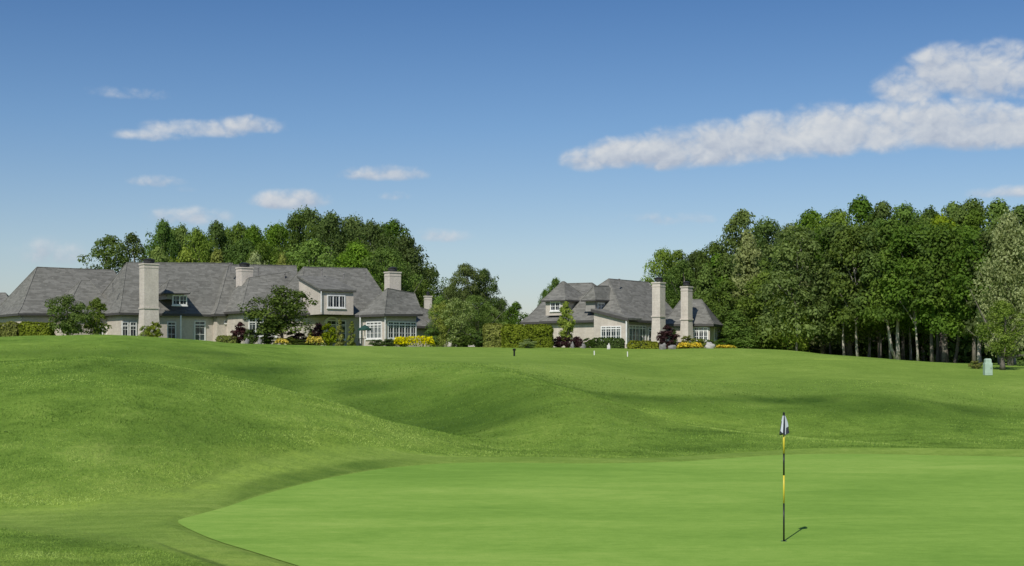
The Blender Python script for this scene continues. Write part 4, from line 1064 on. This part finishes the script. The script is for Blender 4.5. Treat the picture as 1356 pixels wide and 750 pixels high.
rock('garden_ball', 'white ball shaped ornament in front of the dark box hedge', 806, 456, 5, 127.6, 'stone', 8, cat='ornament')
rock('boulder', 'grey boulder at the left foot of the large purple tree', 878, 455, 9, 127.6, 'greystone', 2)
rock('boulder', 'dark boulder at the right foot of the large purple tree', 890, 457, 10, 127.6, 'greystone', 3)
rock('boulder', 'small light stone between the purple shrubs, left one', 758, 454, 5, 128.5, 'greystone', 4)
rock('boulder', 'small light stone between the purple shrubs, right one', 773, 455, 6, 128.5, 'greystone', 5)
rock('boulder', 'small light stone under the purple small tree by the long villa', 327, 449, 6, 128.5, 'greystone', 6)
rock('boulder', 'upright light stone left of the round dark box shrub', 344, 448, 6, 128.5, 'greystone', 7)

# flagstick in the green
def flagstick():
    Y = 79 and F / 79.3; b = P(1038, 718, Y); b.z = .011 * (Y / S - 17) + .014
    e = empty('flagstick', b); tag(e, 'yellow and black banded flagstick with a limp flag standing in the green', 'flagstick')
    def zp(py): return (718 - py) / 79.3
    for y1, y0, mt, nm in ((718, 668, 'black', 'black_band'), (668, 631, 'yellow', 'yellow_band'), (631, 602, 'black', 'black_band'), (602, 572, 'yellow', 'yellow_band'), (572, 549, 'black', 'black_band')):
        m = MB(); r0 = .0145 if y1 > 620 else .017
        m.tube([b + Vector((0, 0, zp(y1) - (.1 if y1 == 718 else 0))), b + Vector((0, 0, zp(y0)))], [r0, r0], 14)
        m.build(nm, M[mt], e, smooth=True)
    m = MB(); m.tube([b + Vector((0, 0, zp(549))), b + Vector((0, 0, zp(548.2))), b + Vector((0, 0, zp(547.4)))], [.02, .02, .006], 12); m.build('finial', M['black'], e)
    # limp flag: folded cloth hanging from the top of the stick
    N = 48; Rn = 22; V = []; Fq = []; mi = []
    prof = []
    for j in range(Rn + 1):
        t = j / Rn; z = zp(552) + (zp(574.5 + (1.2)) - zp(552)) * t
        for i in range(N):
            a = 2 * math.pi * i / N
            fold = 1 + .42 * math.sin(3 * a + 1.0 + t * .5) * (.3 + .7 * t) + .16 * math.sin(7 * a + t * 2) * t
            w = .017 + .032 * t ** .75; 
            wx = w * 1.28 * fold * (1 + (.25 if math.cos(a) > 0 else 0) * math.sin(math.pi * min(1, t * 1.25)))
            V.append((math.cos(a) * wx - .006 * t, math.sin(a) * w * fold, z + .03 * t * math.sin(2 * a + .6)))
    for j in range(Rn):
        for i in range(N):
            i2 = (i + 1) % N; Fq.append((j * N + i, j * N + i2, (j + 1) * N + i2, (j + 1) * N + i))
            a = (2 * math.pi * (i + .5) / N) % (2 * math.pi); t = (j + .5) / Rn
            dk = (4.45 < a < 5.25) or (a > 5.6 and t > .62) or (1.0 < a < 1.8) or t > .965 or (2.6 < a < 3.15 and t > .3)
            mi.append(1 if dk else 0)
    me = np_mesh('flag', np.array(V), np.array(Fq), [M['cloth_w'], M['cloth_d']], mi, True); link('flag', me, e)
    c = MB(); ring = [(.054, .0), (.054, -.12)]
    n = 20
    for k in range(n):
        t0 = 2 * math.pi * k / n; t1 = 2 * math.pi * (k + 1) / n
        p = lambda r, t, z: b + Vector((r * math.cos(t), r * math.sin(t), z))
        c.poly([p(.054, t0, .002), p(.054, t1, .002), p(.016, t1, .001), p(.016, t0, .001)])
    o = c.build('hole', M['black'], e)
flagstick()

# ------------------------------------------------------------------ sky, sun, camera
EL, AZ = math.radians(45), math.radians(180 + 21)      # azimuth clockwise from +Y
sd = Vector((math.sin(AZ) * math.cos(EL), math.cos(AZ) * math.cos(EL), math.sin(EL)))
L = bpy.data.lights.new('sun', 'SUN'); L.energy = 4.1; L.angle = math.radians(.6); L.color = (1, .955, .88)
lo = bpy.data.objects.new('sun', L); COL.objects.link(lo); lo.rotation_euler = (-sd).to_track_quat('-Z', 'Y').to_euler(); lo.location = (0, 0, 60)

W = bpy.data.worlds.new('World'); SC.world = W; W.use_nodes = True
class WT(NT):
    def __init__(s, t): s.t = t
wt = WT(W.node_tree); wt.t.nodes.clear()
sky = wt.n('ShaderNodeTexSky', sky_type='NISHITA', sun_disc=False); sky.sun_elevation = EL; sky.sun_rotation = AZ; sky.altitude = 200; sky.air_density = 1.0; sky.dust_density = .6; sky.ozone_density = 2.0
dirv = wt.n('ShaderNodeTexCoord').outputs['Generated']
sp = wt.n('ShaderNodeSeparateXYZ'); wt.set(sp.inputs[0], dirv)
az = wt.math('ARCTAN2', sp.outputs[0], sp.outputs[1]); hyp = wt.math('SQRT', wt.math('ADD', wt.math('MULTIPLY', sp.outputs[0], sp.outputs[0]), wt.math('MULTIPLY', sp.outputs[1], sp.outputs[1])))
el = wt.math('ARCTAN2', sp.outputs[2], hyp)
# deepen the blue with elevation as in the photograph
SKYRAMP = [(0.0, (1.0, 1.0, 1.0)), (.08, (1.0, 1.0, 1.0)), (.5, (1.0, 1.0, 1.0)), (1.0, (1, 1, 1))]
SKYRAMP = [(0.0, (.87, .82, .89)), (.28, (.84, .86, .93)), (.60, (.60, .745, .91)), (1.0, (.36, .56, .80))]
skc = wt.mix(1.0, sky.outputs[0], wt.ramp(wt.mapr(el, 0, .27, 0, 1), SKYRAMP), 'MULTIPLY')
uvv = wt.n('ShaderNodeCombineXYZ'); wt.set(uvv.inputs[0], az); wt.set(uvv.inputs[1], wt.math('MULTIPLY', el, 1.25))
def billow(vec, sc):
    o = None
    for k, am in ((1, .55), (2.2, .30), (4.7, .15)):
        x = wt.noise(sc * k, vec, 0, .5); x = wt.math('MULTIPLY', wt.math('ABSOLUTE', wt.math('SUBTRACT', wt.math('MULTIPLY', x, 2.0), 1.0)), am * 2.2)
        o = x if o is None else wt.math('ADD', o, x)
    return o
wn = wt.n('ShaderNodeTexNoise'); wn.inputs['Scale'].default_value = 60; wn.inputs['Detail'].default_value = 4; wt.set(wn.inputs['Vector'], uvv.outputs[0])
wv = wt.n('ShaderNodeVectorMath', operation='MULTIPLY_ADD'); wt.set(wv.inputs[0], wn.outputs['Color']); wv.inputs[1].default_value = (.012, .008, 0); wt.set(wv.inputs[2], uvv.outputs[0])
n1 = wt.noise(34, uvv.outputs[0], 8, .6, .2); n2 = wt.noise(130, uvv.outputs[0], 6, .65); n0 = wt.noise(9, uvv.outputs[0], 4, .5)
off = wt.n('ShaderNodeVectorMath', operation='ADD'); wt.set(off.inputs[0], wv.outputs[0]); off.inputs[1].default_value = (-.002, .006, 0)
b1 = billow(wv.outputs[0], 40); b1b = billow(off.outputs[0], 40)
off2 = wt.n('ShaderNodeVectorMath', operation='ADD'); wt.set(off2.inputs[0], uvv.outputs[0]); off2.inputs[1].default_value = (-.003, .010, 0); n1c = wt.noise(34, off2.outputs[0], 4, .6, .2)
def ang(px, py): return math.atan((px - 678) / F), math.atan((480 - py) / math.hypot(F, px - 678))
CL = [  # px, py, rx, ry, weight, tilt
 (778, 214, 34, 21, 1.0), (815, 208, 45, 25, 1.1), (880, 205, 60, 31, 1.15), (950, 197, 70, 35, 1.2), (1020, 190, 70, 36, 1.2), (1095, 181, 70, 40, 1.2),
 (1170, 176, 70, 40, 1.2), (1240, 172, 75, 38, 1.2), (1310, 176, 70, 36, 1.15), (1400, 172, 80, 38, 1.1), (1205, 124, 48, 26, .75), (1255, 103, 62, 38, 1.0), (1318, 105, 60, 42, 1.0), (1420, 105, 80, 44, .95),
 (1340, 256, 46, 10, .65), (205, 181, 44, 9, .5), (265, 173, 66, 14, .75), (332, 168, 42, 14, .8), (172, 126, 48, 8, .3), (205, 242, 34, 9, .5), (250, 289, 46, 14, .6), (385, 268, 50, 16, .9),
 (505, 232, 56, 13, .75), (523, 261, 18, 7, .4), (583, 314, 34, 11, .45), (68, 340, 44, 18, .35), (240, 252, 14, 5, .2), (880, 292, 80, 8, .22), (880, 290, 30, 5, .1)]
dens = None; vn = vd = None
for px, py, rx, ry, wgt in CL:
    u0, v0 = ang(px, py); cu = wt.math('DIVIDE', wt.math('SUBTRACT', az, u0), rx / F * 1.0)
    dv = wt.math('DIVIDE', wt.math('SUBTRACT', el, v0), ry / F)
    dv = wt.math('MULTIPLY', dv, wt.math('ADD', 1.0, wt.math('MULTIPLY', wt.math('LESS_THAN', dv, 0.0), .7)))
    q = wt.math('ADD', wt.math('MULTIPLY', cu, cu), wt.math('MULTIPLY', dv, dv))
    g = wt.math('MULTIPLY', wt.math('SUBTRACT', 1.45, q), wgt)
    dens = g if dens is None else wt.math('SMOOTH_MAX', dens, g, .25)
    gp = wt.math('MAXIMUM', g, 0.0); gv = wt.math('MULTIPLY', gp, dv)
    vn, vd = (gv, gp) if vn is None else (wt.math('ADD', vn, gv), wt.math('ADD', vd, gp))
nz = wt.math('ADD', wt.math('MULTIPLY', wt.math('SUBTRACT', n1, .5), 1.9), wt.math('MULTIPLY', wt.math('SUBTRACT', n2, .5), .45))
nz = wt.math('ADD', nz, wt.math('MULTIPLY', wt.math('SUBTRACT', b1, .30), .75))
dd = wt.math('ADD', dens, nz)
alpha = wt.mapr(dd, -.05, 1.6, 0, .93, True)
alpha = wt.math('MULTIPLY', alpha, wt.mapr(dens, -.5, .55, 0, 1, True))
lit = wt.math('ADD', wt.math('MULTIPLY', wt.math('SUBTRACT', b1, b1b), .4), wt.math('ADD', wt.math('ADD', .55, wt.math('MULTIPLY', wt.math('SUBTRACT', n1, n1c), 1.1)), wt.math('MULTIPLY', wt.math('SUBTRACT', n2, .5), .3)))
lit = wt.math('ADD', lit, wt.math('MULTIPLY', wt.math('SUBTRACT', n0, .5), .8))
lit = wt.math('ADD', lit, wt.math('MULTIPLY', wt.math('DIVIDE', vn, wt.math('ADD', vd, .05)), .30))
ccol = wt.ramp(lit, [(.2, (4.4, 4.9, 5.8)), (.55, (5.5, 5.9, 6.5)), (.95, (6.7, 6.9, 7.1))])
fin = wt.mix(alpha, skc, ccol)
bg = wt.n('ShaderNodeBackground'); wt.set(bg.inputs[0], fin); bg.inputs[1].default_value = .1
wo = wt.n('ShaderNodeOutputWorld'); wt.t.links.new(bg.outputs[0], wo.inputs[0])

cam = bpy.data.cameras.new('camera'); co = bpy.data.objects.new('camera', cam); COL.objects.link(co); SC.camera = co
cam.sensor_width = 36; cam.lens = 36 * F / 1356; cam.shift_y = (480 - 375) / 1356
co.location = (0, 0, EYE); co.rotation_euler = (math.radians(90), 0, 0); cam.clip_end = 12000; cam.clip_start = .1
SC.view_settings.view_transform = 'Standard'; SC.view_settings.look = 'None'; SC.view_settings.exposure = 0.0; SC.view_settings.gamma = 1
SC.cycles.max_bounces = 6; SC.cycles.diffuse_bounces = 3; SC.cycles.transmission_bounces = 3; SC.cycles.use_denoising = True
